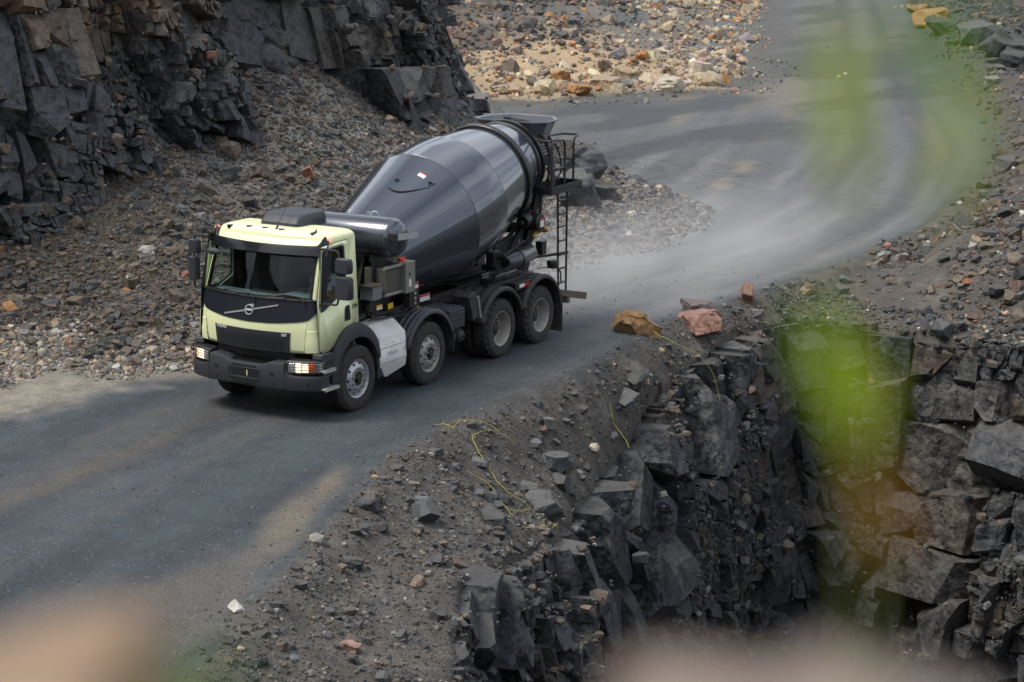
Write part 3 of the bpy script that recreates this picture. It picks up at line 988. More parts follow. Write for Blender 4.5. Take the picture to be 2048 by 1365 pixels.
def scatter(area, box, n, mask, smin, smax, power, mix, keep, label, group, name='stone', stuff_label=None, mix_fn=None, embed=.18):
    """stones strewn over a patch: the biggest ones in view are objects, the rest one mass of rubble"""
    X = rng.uniform(box[0], box[1], n)
    Y = rng.uniform(box[2], box[3], n)
    Z, info = heights(X, Y)
    pr = mask(X, Y, info)
    ok = (rng.uniform(0, 1, n) < pr) & (Z > -5)
    P = np.stack([X, Y, Z], 1)
    vx, vy, vz = view_xy(P)
    ok &= (vx > -90) & (vx < 1114) & (vy > -70) & (vy < 750) & (vz > 5)
    P = P[ok]
    m = len(P)
    u = rng.uniform(0, 1, m)
    S = smin * (1 - u * (1 - (smin / smax) ** power)) ** (-1 / power)
    C = rand_colours(m, mix) if mix_fn is None else mix_fn(P)
    order = np.argsort(-S / view_xy(P)[2])
    vx, vy, vz = view_xy(P)
    inside = (vx > 5) & (vx < 1019) & (vy > 5) & (vy < 677)
    big = [i for i in order if inside[i]][:keep]
    protos = MEDIUM
    for i in big:
        me = protos[int(rng.integers(len(protos)))]
        o = stone_object(me, name, P[i], S[i] * 1.15, rng.uniform(0, 6.28), rng.normal(0, .28, 2), C[i], rng.uniform(.75, 1.1), label, group, sink=.3)
    rest = np.setdiff1d(np.arange(m), big)
    Q = P[rest].copy()
    Q[:, 2] += S[rest] * (.25 - embed)
    if len(rest):
        merged_stones(area, Q, S[rest], C[rest], stuff_label)
    return m

W = lambda *a: None
n1 = lambda X, Y, f, s: fbm(np.stack([X * f, Y * f, 0 * X], 1), s, 3)

def ledge_debris(name, L, n, smin, smax, mix, label):
    k = rng.integers(0, len(L), n)
    j = rng.uniform(-.5, .5, n)
    P = np.stack([L[k, 0] + L[k, 3] * j * L[k, 5], L[k, 1] + L[k, 4] * j * L[k, 5], L[k, 2]], 1)
    P[:, :2] += rng.normal(0, .05, (n, 2))
    u = rng.uniform(0, 1, n)
    S = smin * (1 - u * (1 - (smin / smax) ** 1.9)) ** (-1 / 1.9)
    P[:, 2] += S * .12
    merged_stones(name, P, S, rand_colours(n, mix), label)
ledge_debris('ledge_debris', NC_LEDGE, 9000, .035, .24, dict(dark=6, slate=2, brown=2, umber=.8, grey=.4), 'broken stone lying on the ledges of the pit face')
ledge_debris('wall_debris', WL_LEDGE, 6500, .05, .34, dict(dark=4, slate=1.5, brown=3, umber=1.5, grey=.4, rust=.1), 'broken stone and earth caught on the ledges of the rock wall')

# talus under the rock wall
def tal_mix(P):
    n = len(P)
    c = rand_colours(n, dict(dark=4.6, brown=5, umber=1.4, slate=.7, grey=.25, pale=.05, orange=.015, rust=.04))
    w = sstep(-8.5, -13, P[:, 0] + 1.5 * n1(P[:, 0], P[:, 1], .4, 3)) * sstep(-10.5, -6, P[:, 1])
    g = rand_colours(n, dict(slate=2.2, grey=2.4, umber=2.2, pale=.12, dark=2.0, tan=.2))
    k = rng.uniform(0, 1, n) < w
    c[k] = g[k]
    return c
scatter('talus_rubble', (-33, 3, -12.4, -.9), 150000, lambda X, Y, i: sstep(-.15, .9, i['dt'] + .35 * n1(X, Y, 1.4, 1)) * (.35 + .65 * sstep(-.5, .2, n1(X, Y, .7, 2) + .3)), .032, .27, 2.2, None, 92,
        'angular brown-grey stone, among the biggest in the loose talus behind the truck', 'big stones in the talus', stuff_label='loose brown and grey rubble covering the slope under the rock wall', mix_fn=tal_mix)
# pale apron ahead of the truck
scatter('pale_rubble', (-5, 4, -7.5, -2.2), 34000, lambda X, Y, i: sstep(.25, .7, np.maximum(blob(i['P3'], (.1, -5.7), (2.3, 1.1), .25), blob(i['P3'], (-2.2, -3.4), (3.0, 1.1), -.2)) + .25 * n1(X, Y, 1.2, 4)), .03, .18, 2.2,
        dict(grey=3.4, pale=.5, tan=1.5, buff=.35, umber=1.8, slate=.6), 22, 'pale broken stone, one of the larger in the light crushed apron by the truck', 'pale stones beside the truck', stuff_label='pale crushed stone spread beside the truck')
# verge between the road and the pit
scatter('slope_stones', (-12.5, 9, 2.3, 9), 650, lambda X, Y, i: sstep(.3, 1.0, i['dn']) * sstep(4.5, 1.0, X) * np.where(i['dc'] < -.15, 1, 0), .09, .50, 2.0, dict(dark=5, slate=2.4, brown=1, umber=.4), 0, '', '', stuff_label='angular dark stones bedded in the slope above the pit')
def verge(X, Y, i):
    d = i['dn']
    return sstep(-.05, .5, d + .25 * n1(X, Y, 1.5, 6)) * (.45 + .55 * sstep(-.1, .35, n1(X, Y, .9, 7))) * np.where(i['dc'] < -.03, 1, 0)
scatter('verge_gravel', (-14, 12, 2, 9.5), 110000, verge, .018, .22, 2.2, dict(dark=5, slate=2.6, brown=1.8, umber=1, grey=.8, pale=.14, tan=.12, pink=.04), 58,
        'dark angular stone on the gravel verge between the road and the pit', 'stones on the pit verge', stuff_label='dark gravel and stone chips on the verge above the pit', embed=.12)
scatter('road_chips', (-14, 13, -2.4, 6), 9000, lambda X, Y, i: sstep(.2, -.2, i['dn']) * (.10 + .9 * sstep(-.6, .0, i['dn'])), .018, .06, 2.5, dict(grey=1.2, slate=3, dark=3, umber=1), 0, '', '', stuff_label='small stone chips scattered on the road')
# heap above the inner cliff
scatter('heap_rubble', (-32, -12.6, 2, 16), 30000, lambda X, Y, i: sstep(.15, .8, i['dn'] + .3 * n1(X, Y, 1.0, 8)) * np.where(i['dc'] < .1, 1, 0) * (.12 + .88 * sstep(-.25, .15, n1(X, Y, .45, 9) + .5 * sstep(2.4, 4.0, i['dn']) - .2)), .05, .42, 1.9,
        dict(dark=3, brown=3, umber=2, slate=2, grey=.8, pale=.25, rust=.3, tan=.2), 46, 'brown-grey angular stone in the rubble heap beyond the road bend', 'stones in the heap right of the road', stuff_label='brown and grey rubble heaped beyond the road')
# rubble bank at the back of the bay
def bay_mix(P):
    n = len(P)
    _, info = heights(P[:, 0], P[:, 1])
    far = sstep(5, 11, info['bb'] + 5 * n1(P[:, 0], P[:, 1], .12, 10))
    c = rand_colours(n, dict(tan=3, sand=2.4, buff=1.0, orange=.7, pink=.8, grey=1.2, slate=.7, umber=1))
    g = rand_colours(n, dict(dark=3.2, slate=2, brown=1.6, umber=1, orange=.9, tan=.8, pink=.5, rust=.5))
    k = rng.uniform(0, 1, n) < far
    c[k] = g[k]
    return c
scatter('bay_rubble', (-125, -34, -75, -14), 80000, lambda X, Y, i: np.where(X < -36, 1, 0) * sstep(.3, 2.5, i['bb'] + 1.2 * n1(X, Y, .4, 12)) * (.25 + .75 * sstep(-.25, .2, n1(X, Y, .22, 13))), .10, .72, 1.9, None, 56,
        'tan or rusty boulder among the larger ones in the rubble bank behind the bay', 'boulders in the far rubble bank', name='boulder', stuff_label='tan, orange and dark rubble banked up behind the side bay', mix_fn=bay_mix)
# edge of the far road
scatter('bank_rubble', (-120, -26, -46, 14), 26000, lambda X, Y, i: np.where(i['dn'] > 0, 1, 0) * sstep(.1, 1.2, i['dn'] + .4 * n1(X, Y, .6, 14)) * sstep(30, 12, i['dn']), .08, .62, 1.75,
        dict(dark=4, slate=2.5, brown=1.5, umber=.8, tan=.35, orange=.2), 26, 'dark stone on the bank along the outside of the far road bend', 'stones along the far road', stuff_label='dark rubble along the outer edge of the far road')
scatter('toe_gravel', (-66, -24, -24, -3), 7000, lambda X, Y, i: np.maximum(sstep(-2.0, .2, i['db']) * np.where(X < -36, 1, 0), .5 * sstep(-1.2, .1, i['dt']) * np.where(X > -36, 1, 0)) * (.2 + .8 * sstep(-.2, .3, n1(X, Y, .5, 15))), .05, .3, 2.2,
        dict(dark=2, slate=3, grey=2, tan=.6), 0, '', '', stuff_label='grey gravel strewn at the edge of the side bay')

# stones that stand out
def hero(x, y, size, col, label, k=0, rz=0.0, tilt=(0, 0), squash=1.0, group=None, dz=0.0, name='boulder', sink=.25, lib=None):
    me = (lib or LARGE)[k % len(lib or LARGE)]
    c = PAL[col] if isinstance(col, str) else col
    return stone_object(me, name, (x, y, ground_z(x, y) + dz), size, rz, tilt, c, squash, label, group, sink)

hero(-7.5, 2.15, .82, (.27, .155, .065), 'ochre orange boulder at the road edge behind the last wheels', 0, 2.5, (.1, .2), .8, lib=ROUNDED)
hero(-9.1, 2.72, .72, (.27, .145, .11), 'reddish brown boulder on the pit edge, right of the ochre boulder', 3, 1.0, (.1, 0), .95)
hero(-9.7, 2.45, .78, (.11, .085, .08), 'flat purplish brown slab lying just behind the reddish boulder', 4, .7, (0, 0), .5)
hero(-11.3, 2.75, .42, (.17, .09, .058), 'small rusty block at the top of the vertical cliff column', 5, .3, (0, .5), 1.1)
hero(-17.6, -4.5, 1.25, 'slate', 'large grey boulder behind the truck ladder', 2, .6, (.1, .2), 1.0)
hero(-20.8, -6.3, 1.4, 'slate', 'tall grey boulder leaning behind the mixer hopper', 6, 1.4, (.1, -.9), .9)
hero(-19.4, -4.9, .8, 'dark', 'dark grey block on the pile between the two large grey boulders', 7, 2.2, (.3, .2), .9)
hero(-5.2, -9.6, 1.0, 'dark', 'long dark slab lying low in the talus at the far left', 1, .9, (.2, .3), .5)
hero(-9.9, -9.0, .55, 'umber', 'rounded brown stone high on the talus above the cab', 2, .2, (0, 0), .95)
hero(-9.3, -8.6, .52, 'dark', 'blackish block just below the rounded brown stone on the talus', 8, 1.2, (.4, 0), .8)
hero(-9.6, -8.0, .48, 'brown', 'brown upright stone beside the blackish block on the talus', 9, .2, (.5, .5), 1.2)
hero(-11.7, -6.9, .5, 'dark', 'slim dark stone on the talus next to the mixer drum', 0, .2, (.3, .6), .5)
hero(-10.9, -7.6, .42, 'rust', 'reddish stone on the talus above the water tank', 5, .5, (.5, .1), 1.0)
hero(-4.3, -6.6, .36, 'pale', 'whitish stone in the middle of the brown talus', 4, .5, (.2, .1), .9)
tans = [(-45.4, -19.6, 1.3, 'orange', 'brown square boulder at the left front of the tan boulder row', 3), (-47.4, -19.4, 1.5, 'tan', 'light tan boulder beside the brown square one in the far row', 1),
        (-49.6, -17.7, 1.9, 'buff', 'largest pale buff boulder at the front of the far row', 0), (-52.8, -17.4, 1.5, 'sand', 'sandy boulder right of the largest buff boulder', 2),
        (-55.2, -18.9, 1.4, 'buff', 'buff boulder raised at the back of the far row', 7), (-47.2, -21.4, 1.3, 'orange', 'rusty orange boulder behind the far row of tan boulders', 8),
        (-50.6, -20.2, 1.5, 'tan', 'broad tan boulder in the second line of the far row', 6), (-43.2, -22.0, .9, 'sand', 'small sandy boulder at the left end of the far bank', 9)]
for x, y, s, c, l, k in tans:
    hero(x, y, s * .82, c, l, k, k * 1.3, (.1 * (k % 3), .1), .75)
hero(-84.6, -18.6, 2.3, (.34, .19, .08), 'big orange boulder on top of the bank beside the far road', 0, .8, (.2, .1), .8)
hero(-88.5, -20.2, 1.9, (.30, .17, .08), 'orange slab behind the big orange boulder by the far road', 4, 2.8, (.1, .3), .7)
hero(-79, -15.9, 1.9, 'dark', 'dark green-grey boulder in front of the big orange boulder', 3, 1.8, (.1, .3), .8)
hero(-72, -11.9, 2.3, 'slate', 'long grey slab on the bank edge near the far bend', 7, .4, (.2, .1), .65)
hero(-67, -9.2, 2.0, 'dark', 'steep dark boulder on the bank below the long grey slab', 6, 2.4, (.5, .2), 1.0)
hero(-62, -7.0, 1.2, 'dark', 'smaller dark boulder at the right end of the far bank row', 5, 1.4, (.5, .2), 1.0)
hero(-55.2, -5.9, 1.0, 'grey', 'light grey flat boulder on the outside of the bend', 1, .4, (0, .1), .6)
hero(-31.2, 1.9, .95, (.06, .058, .062), 'dark lone boulder on the outside of the road bend', 8, .4, (0, .1), .75)
hero(-.6, 3.9, .34, 'slate', 'small slate block between the road edge and the big slate-grey stone', 9, 2.0, (.2, .2), .8)
hero(-2.6, 4.15, .55, 'dark', 'dark tilted slab near the lip behind the flat grey stone', 3, .3, (.35, .3), .6)
hero(-5.3, 3.1, .62, 'slate', 'long thin slate leaning on the lip by the hanging cable end', 1, 1.1, (.5, .1), .35)
hero(-5.9, 2.95, .6, 'dark', 'dark thin slate behind the leaning long slate on the lip', 4, 1.2, (.5, .2), .35)
hero(1.6, 4.6, .45, 'dark', 'dark angular block low on the verge beside the long cable', 8, 1.2, (.3, .2), .8)
hero(4.0, 4.15, .38, 'dark', 'dark block at the road edge nearest the camera', 2, .4, (.1, .1), .8)
hero(3.7, 4.0, .26, (.10, .07, .055), 'brown stone touching the dark block at the road edge', 4, 1.4, (.1, .1), .7)
hero(-.4, 4.25, .62, 'slate', 'big slate-grey stone half way down the verge', 6, .8, (.3, .2), .95)
hero(-1.75, 3.7, .5, 'slate', 'grey block on the verge just above the big slate-grey stone', 7, 2.8, (.1, .1), .8)
hero(-.9, 4.5, .42, 'slate', 'flat grey stone right of the big slate-grey stone', 0, 1.8, (.3, .1), .6)
hero(-3.4, 3.5, .2, 'buff', 'small whitish stone on the verge beside the road', 3, 1.8, (.1, .1), .8)
hero(5.6, 5.0, .3, 'dark', 'dark flat stone on the bare verge near the broken lip', 5, 2.2, (0, .2), .7)
hero(7.4, 6.2, .24, 'pink', 'pale pinkish stone on the broken lip at the bottom', 6, 2.0, (0, .2), .7)

# ================================================================== MESH HELPERS
class MB:
    """collects shapes and links them as one mesh object"""
    def __init__(self):
        self.V, self.F, self.S = [], [], []
        self.M = Matrix.Identity(4)

    def add(self, vs, fs, smooth=None):
        b = len(self.V)
        self.V += [self.M @ Vector(v) for v in vs]
        self.F += [tuple(i + b for i in f) for f in fs]

    def box(self, c, s, rot=None):
        R = Euler(rot).to_matrix() if rot else Matrix.Identity(3)
        vs = [Vector(c) + R @ Vector((s[0] / 2 * x, s[1] / 2 * y, s[2] / 2 * z)) for x in (-1, 1) for y in (-1, 1) for z in (-1, 1)]
        self.add(vs, [(0, 1, 3, 2), (4, 6, 7, 5), (0, 4, 5, 1), (2, 3, 7, 6), (0, 2, 6, 4), (1, 5, 7, 3)])
        return self

    def bx(self, x0, x1, y0, y1, z0, z1):
        return self.box(((x0 + x1) / 2, (y0 + y1) / 2, (z0 + z1) / 2), (abs(x1 - x0), abs(y1 - y0), abs(z1 - z0)))

    def beam(self, p0, p1, w, h, up=(0, 0, 1)):
        p0, p1 = Vector(p0), Vector(p1)
        d = (p1 - p0).normalized()
        a = d.cross(Vector(up)).normalized()
        b = a.cross(d)
        vs = [p + a * (w / 2 * i) + b * (h / 2 * j) for p in (p0, p1) for i, j in ((-1, -1), (1, -1), (1, 1), (-1, 1))]
        self.add(vs, [(3, 2, 1, 0), (4, 5, 6, 7), (0, 1, 5, 4), (1, 2, 6, 5), (2, 3, 7, 6), (3, 0, 4, 7)])
        return self

    def tube(self, pts, r, seg=8, closed=False, round_=0.0, caps=True):
        pts = [Vector(p) for p in pts]
        if round_ > 0 and len(pts) > 2:
            out = [pts[0]]
            for a, b, c in zip(pts[:-2], pts[1:-1], pts[2:]):
                k = min(round_, (a - b).length * .45, (c - b).length * .45)
                p, q = b + (a - b).normalized() * k, b + (c - b).normalized() * k
                for t in (0, .25, .5, .75, 1):
                    out.append((p * (1 - t) ** 2 + b * 2 * t * (1 - t) + q * t * t))
            out.append(pts[-1])
            pts = out
        n = len(pts)
        rr = r if isinstance(r, (list, tuple)) else [r] * n
        tang = []
        for i in range(n):
            a = pts[(i - 1) % n] if (i > 0 or closed) else pts[0]
            b = pts[(i + 1) % n] if (i < n - 1 or closed) else pts[-1]
            tang.append((b - a).normalized())
        ref = Vector((0, 0, 1)) if abs(tang[0].z) < .9 else Vector((1, 0, 0))
        u = tang[0].cross(ref).normalized()
        vs = []
        for i in range(n):
            if i:
                u = (u - tang[i] * u.dot(tang[i])).normalized()
            w = tang[i].cross(u)
            for k in range(seg):
                t = 2 * math.pi * k / seg
                vs.append(pts[i] + (u * math.cos(t) + w * math.sin(t)) * rr[i])
        fs = []
        m = n if closed else n - 1
        for i in range(m):
            for k in range(seg):
                a, b = i * seg + k, i * seg + (k + 1) % seg
                c, d = ((i + 1) % n) * seg + (k + 1) % seg, ((i + 1) % n) * seg + k
                fs.append((a, b, c, d))
        if not closed and caps:
            fs.append(tuple(range(seg))[::-1])
            fs.append(tuple((n - 1) * seg + k for k in range(seg)))
        self.add(vs, fs)
        return self

    def cyl(self, p0, p1, r, seg=16, r1=None):
        return self.tube([p0, p1], [r, r if r1 is None else r1], seg)

    def lathe(self, prof, org=(0, 0, 0), axis=(0, 1, 0), seg=48, arc=(0, 360), ref=None):
        """prof: (radius, distance along the axis)"""
        ax = Vector(axis).normalized()
        rf = Vector(ref) if ref else (Vector((0, 0, 1)) if abs(ax.z) < .9 else Vector((1, 0, 0)))
        e1 = (rf - ax * rf.dot(ax)).normalized()
        e2 = ax.cross(e1)
        full = abs(arc[1] - arc[0] - 360) < 1e-6
        m = seg if full else seg + 1
        vs = []
        for r, t in prof:
            for k in range(m):
                a = rad(arc[0] + (arc[1] - arc[0]) * k / seg)
                vs.append(Vector(org) + ax * t + (e1 * math.cos(a) + e2 * math.sin(a)) * r)
        fs = []
        for i in range(len(prof) - 1):
            for k in range(seg):
                a, b = i * m + k, i * m + (k + 1) % m
                fs.append((a, b, b + m, a + m))
        self.add(vs, fs)
        return self

    def disc(self, c, axis, r, seg=24):
        ax = Vector(axis).normalized()
        rf = Vector((0, 0, 1)) if abs(ax.z) < .9 else Vector((1, 0, 0))
        e1 = (rf - ax * rf.dot(ax)).normalized()
        e2 = ax.cross(e1)
        self.add([Vector(c) + (e1 * math.cos(2 * math.pi * k / seg) + e2 * math.sin(2 * math.pi * k / seg)) * r for k in range(seg)], [tuple(range(seg))])
        return self

    def ball(self, c, r, s=(1, 1, 1), seg=12):
        vs, fs = [], []
        h = seg // 2
        for i in range(h + 1):
            a = math.pi * i / h
            for k in range(seg):
                b = 2 * math.pi * k / seg
                vs.append(Vector(c) + Vector((r * s[0] * math.sin(a) * math.cos(b), r * s[1] * math.sin(a) * math.sin(b), r * s[2] * math.cos(a))))
        for i in range(h):
            for k in range(seg):
                fs.append((i * seg + k, (i + 1) * seg + k, (i + 1) * seg + (k + 1) % seg, i * seg + (k + 1) % seg))
        self.add(vs, fs)
        return self

    def prism(self, poly, f0, f1):
        """poly of 2-D points; f0 / f1 map (a, b) to the two faces"""
        n = len(poly)
        vs = [Vector(f0(*p)) for p in poly] + [Vector(f1(*p)) for p in poly]
        fs = [tuple(range(n)), tuple(range(2 * n - 1, n - 1, -1))]
        fs += [(i, i + n, (i + 1) % n + n, (i + 1) % n) for i in range(n)]
        self.add(vs, fs)
        return self

    def plate_y(self, poly, y0, y1):
        return self.prism(poly, lambda a, b: (a, y0, b), lambda a, b: (a, y1, b))

    def plate_x(self, poly, x0, x1):
        return self.prism(poly, lambda a, b: (x0, a, b), lambda a, b: (x1, a, b))

    def grid(self, pts, close_u=False, close_v=False):
        """pts[i][j] rows of points"""
        n, m = len(pts), len(pts[0])
        vs = [p for row in pts for p in row]
        fs = []
        for i in range(n if close_v else n - 1):
            for j in range(m if close_u else m - 1):
                a, b = i * m + j, i * m + (j + 1) % m
                c, d = ((i + 1) % n) * m + (j + 1) % m, ((i + 1) % n) * m + j
                fs.append((a, b, c, d))
        self.add(vs, fs)
        return self

    def sheet(self, outer, inner):
        """a solid patch between two point grids of the same shape"""
        n, m = len(outer), len(outer[0])
        vs = [p for r in outer for p in r] + [p for r in inner for p in r]
        k = n * m
        fs = []
        for i in range(n - 1):
            for j in range(m - 1):
                a = i * m + j
                fs.append((a, a + 1, a + m + 1, a + m))
                fs.append((k + a, k + a + m, k + a + m + 1, k + a + 1))
        for j in range(m - 1):
            fs.append((j, k + j, k + j + 1, j + 1))
            a = (n - 1) * m + j
            fs.append((a, a + 1, k + a + 1, k + a))
        for i in range(n - 1):
            a = i * m
            fs.append((a, a + m, k + a + m, k + a))
            a = i * m + m - 1
            fs.append((a, k + a, k + a + m, a + m))
        self.add(vs, fs)
        return self

    def polyhole(self, outer, holes, fn):
        """planar polygon with holes, mapped to space by fn(a, b)"""
        bm = bmesh.new()
        edges = []
        for loop in [outer] + list(holes):
            vs = [bm.verts.new((p[0], p[1], 0)) for p in loop]
            for i in range(len(vs)):
                edges.append(bm.edges.new((vs[i], vs[(i + 1) % len(vs)])))
        bmesh.ops.triangle_fill(bm, edges=edges, use_beauty=True, use_dissolve=False)
        bm.verts.index_update()
        vs = [fn(v.co.x, v.co.y) for v in bm.verts]
        fs = [tuple(v.index for v in f.verts) for f in bm.faces]
        bm.free()
        self.add(vs, fs)
        return self

    def mirror_y(self):
        """adds a copy on the other side of the truck"""
        n = len(self.V)
        self.V += [Vector((v.x, -v.y, v.z)) for v in self.V[:n]]
        self.F += [tuple(i + n for i in f[::-1]) for f in list(self.F)]
        return self

    def build(self, name, mat, parent=None, bevel=0.0, ang=32, fix=True, solid=0.0, label=None, seg=2):
        me = bpy.data.meshes.new(name)
        me.from_pydata([v[:] for v in self.V], [], self.F)
        bm = bmesh.new()
        bm.from_mesh(me)
        bmesh.ops.remove_doubles(bm, verts=bm.verts[:], dist=1e-5)
        if fix:
            bmesh.ops.recalc_face_normals(bm, faces=bm.faces[:])
        for f in bm.faces:
            f.smooth = True
        for e in bm.edges:
            if len(e.link_faces) == 2:
                e.smooth = e.calc_face_angle(0) < rad(ang)
        bm.to_mesh(me)
        bm.free()
        me.materials.append(mat)
        o = link(name, me, parent)
        if solid:
            s = o.modifiers.new('thickness', 'SOLIDIFY')
            s.thickness = solid
            s.offset = -1
        if bevel:
            b = o.modifiers.new('bevel', 'BEVEL')
            b.width = bevel
            b.segments = seg
            b.limit_method = 'ANGLE'
            b.angle_limit = rad(40)
            b.harden_normals = True
        if label: o['label'] = label
        return o

def text_mesh(name, body, size, mat, parent, loc, x_axis, y_axis, extrude=.004, shear=0.0, bold=0.0, spacing=1.0, bend=None):
    """lettering from the built-in font, laid on a surface"""
    cu = bpy.data.curves.new(name, 'FONT')
    cu.body = body
    cu.size = size
    cu.extrude = extrude
    cu.offset = bold
    cu.shear = shear
    cu.space_character = spacing
    cu.align_x = 'CENTER'
    cu.align_y = 'CENTER'
    cu.resolution_u = 3
    tmp = bpy.data.objects.new(name, cu)
    COL.objects.link(tmp)
    dg = bpy.context.evaluated_depsgraph_get()
    dg.update()
    me = bpy.data.meshes.new_from_object(tmp.evaluated_get(dg))
    bpy.data.objects.remove(tmp, do_unlink=True)
    X = Vector(x_axis).normalized()
    Y = Vector(y_axis)
    Y = (Y - X * Y.dot(X)).normalized()
    Z = X.cross(Y)
    for v in me.vertices:
        p = Vector(loc) + X * v.co.x + Y * v.co.y + Z * v.co.z
        v.co = bend(p) if bend else p
    me.materials.clear()
    me.materials.append(mat)
    me.name = name
    return link(name, me, parent)

# ================================================================== MIXER TRUCK
P_LIME = plain('lime_cab_paint', (.81, .85, .50), .40, coat=.35, coatr=.2, var=.05, scale=3)
P_DRUM = plain('drum_paint', (.075, .088, .112), .25, metal=.6, coat=.9, coatr=.06)
P_CHAR = plain('charcoal_plastic', (.034, .037, .046), .50, var=.05, bump=.08, scale=30)
P_NAVY = plain('dark_panel', (.012, .015, .022), .36, coat=.3, coatr=.25)
P_BLACK = plain('black_paint', (.012, .013, .015), .45, coat=.2, var=.12, scale=12)
P_FRAME = plain('chassis_black', (.016, .016, .018), .6, var=.30, scale=9)
P_RUBBER = plain('tyre_rubber', (.022, .022, .023), .82, var=.35, scale=18, bump=.2)
P_RIM = plain('rim_steel', (.46, .47, .49), .40, metal=.5, var=.22, scale=9)
P_RIMD = plain('rim_dusty', (.36, .34, .31), .55, metal=.25, var=.45, scale=10)
P_NUT = plain('wheel_nut_steel', (.42, .42, .43), .35, metal=.8)
P_ALU = plain('aluminium_shield', (.56, .56, .55), .42, metal=.35, var=.18, scale=7)
P_GALV = plain('grey_cooler', (.23, .24, .21), .5, metal=.3, var=.5, scale=12)
P_DUSTY = plain('dusty_black', (.026, .026, .027), .65, var=.28, scale=8)
P_CHROME = plain('chrome', (.72, .73, .75), .28, metal=.7)
P_WHITE = plain('white_sticker', (.75, .75, .74), .5)
P_RED = plain('red_sticker', (.55, .03, .025), .45)
P_YEL = plain('yellow_sticker', (.75, .48, .03), .45)
P_LETTER = plain('silver_lettering', (.72, .73, .74), .35, metal=.25)
P_BRASS = plain('brass_valve', (.42, .25, .06), .4, metal=.7, var=.3)
P_CAP = plain('red_cap', (.65, .06, .03), .45)
P_LAMP = plain('headlamp_reflector', (.75, .76, .78), .15, metal=.6)
P_LIT = plain('lit_headlamp', (1, .9, .75), .3, emit=(1.0, .74, .48), estr=1.25)
P_AMBER = plain('amber_lens', (.8, .16, .03), .25, coat=.6)
P_MARK = plain('marker_lamp', (.9, .3, .25), .25, emit=(1, .25, .2), estr=1.2)
P_CLEAR = plain('pale_marker_lens', (.8, .82, .85), .2, coat=.5)
P_INT = plain('cab_trim_dark', (.012, .014, .015), .85)
P_DASH = plain('dashboard_grey', (.10, .13, .13), .7, bump=.05)
P_CURT = plain('curtain_grey', (.48, .55, .62), .85)
P_RAILB = plain('rear_beam_brown', (.085, .068, .052), .65, var=.5, scale=10)

def glass_mat(name, tint, refl=1.0):
    m = bpy.data.materials.new(name)
    m.use_nodes = True
    nt = m.node_tree
    nt.nodes.clear()
    out = nt.nodes.new('ShaderNodeOutputMaterial')
    tr = nt.nodes.new('ShaderNodeBsdfTransparent')
    tr.inputs[0].default_value = (*tint, 1)
    gl = nt.nodes.new('ShaderNodeBsdfGlossy')
    gl.inputs['Roughness'].default_value = .02
    fr = nt.nodes.new('ShaderNodeFresnel')
    geo = nt.nodes.new('ShaderNodeNewGeometry')
    ior = nt.nodes.new('ShaderNodeMapRange')          # a thin pane: the same reflection from either side
    ior.inputs['To Min'].default_value, ior.inputs['To Max'].default_value = 1.45, 1 / 1.45
    nt.links.new(geo.outputs['Backfacing'], ior.inputs['Value'])
    nt.links.new(ior.outputs[0], fr.inputs[0])
    mx = nt.nodes.new('ShaderNodeMixShader')
    nt.links.new(fr.outputs[0], mx.inputs[0])
    nt.links.new(tr.outputs[0], mx.inputs[1])
    nt.links.new(gl.outputs[0], mx.inputs[2])
    nt.links.new(mx.outputs[0], out.inputs[0])
    return m
P_GLASS = glass_mat('tinted_glass', (.72, .86, .83))
P_SIDEGLASS = glass_mat('side_glass', (.84, .90, .88))

truck = empty('mixer_truck')
tag(truck, 'concrete mixer truck with pale lime cab and dark drum, driving on the quarry road', 'mixer truck')

# ------------------------------------------------------------------ wheels
def tyre_bm(lug, width=.30, R=.515):
    """outer sidewall at y = 0, body towards -y"""
    mb = MB()
    w = width
    prof = [(.292, -.020), (.300, -.004), (.345, .006), (.400, .010), (.440, .006), (.470, -.004), (.484, -.012), (.500, -.024), (R, -.040)]
    inner = [(R, -.105), (R - .012, -.108), (R - .012, -.118), (R, -.121), (R, -w / 2 - .0), (R, -w + .121), (R - .012, -w + .118), (R - .012, -w + .108), (R, -w + .105)]
    back = [(R, -w + .04), (.500, -w + .024), (.470, -w + .004), (.400, -w - .01), (.300, -w)]
    prof = prof + inner + back
    seg = 120
    vs = []
    for r, t in prof:
        for k in range(seg):
            a = 2 * math.pi * k / seg
            rr, tt = r, t
            if lug and r > .478:
                side = t > -w / 2
                ph = (k + (2 if side else 0)) % 5
                mid = abs(t + w / 2) < .05
                if ph in (0, 1) and not mid:
                    rr = r - .022
                    tt = t + (-.008 if side else .008) if abs(t + w / 2) > .12 else t
                if mid and k % 5 == 0:
                    rr = r - .008
            elif not lug and r > R - .002 and k % 4 == 0 and abs(t + w / 2) > .10:
                rr = r - .004
            vs.append((rr * math.sin(a), tt, rr * math.cos(a)))
    fs = []
    for i in range(len(prof) - 1):
        for k in range(seg):
            a, b = i * seg + k, i * seg + (k + 1) % seg
            fs.append((a, b, b + seg, a + seg))
    mb.add(vs, fs)
    # raised ribs on the sidewall
    mb.lathe([(.452, .004), (.456, .009), (.461, .004)], seg=72)
    mb.lathe([(.330, .003), (.334, .008), (.339, .004)], seg=72)
    return mb

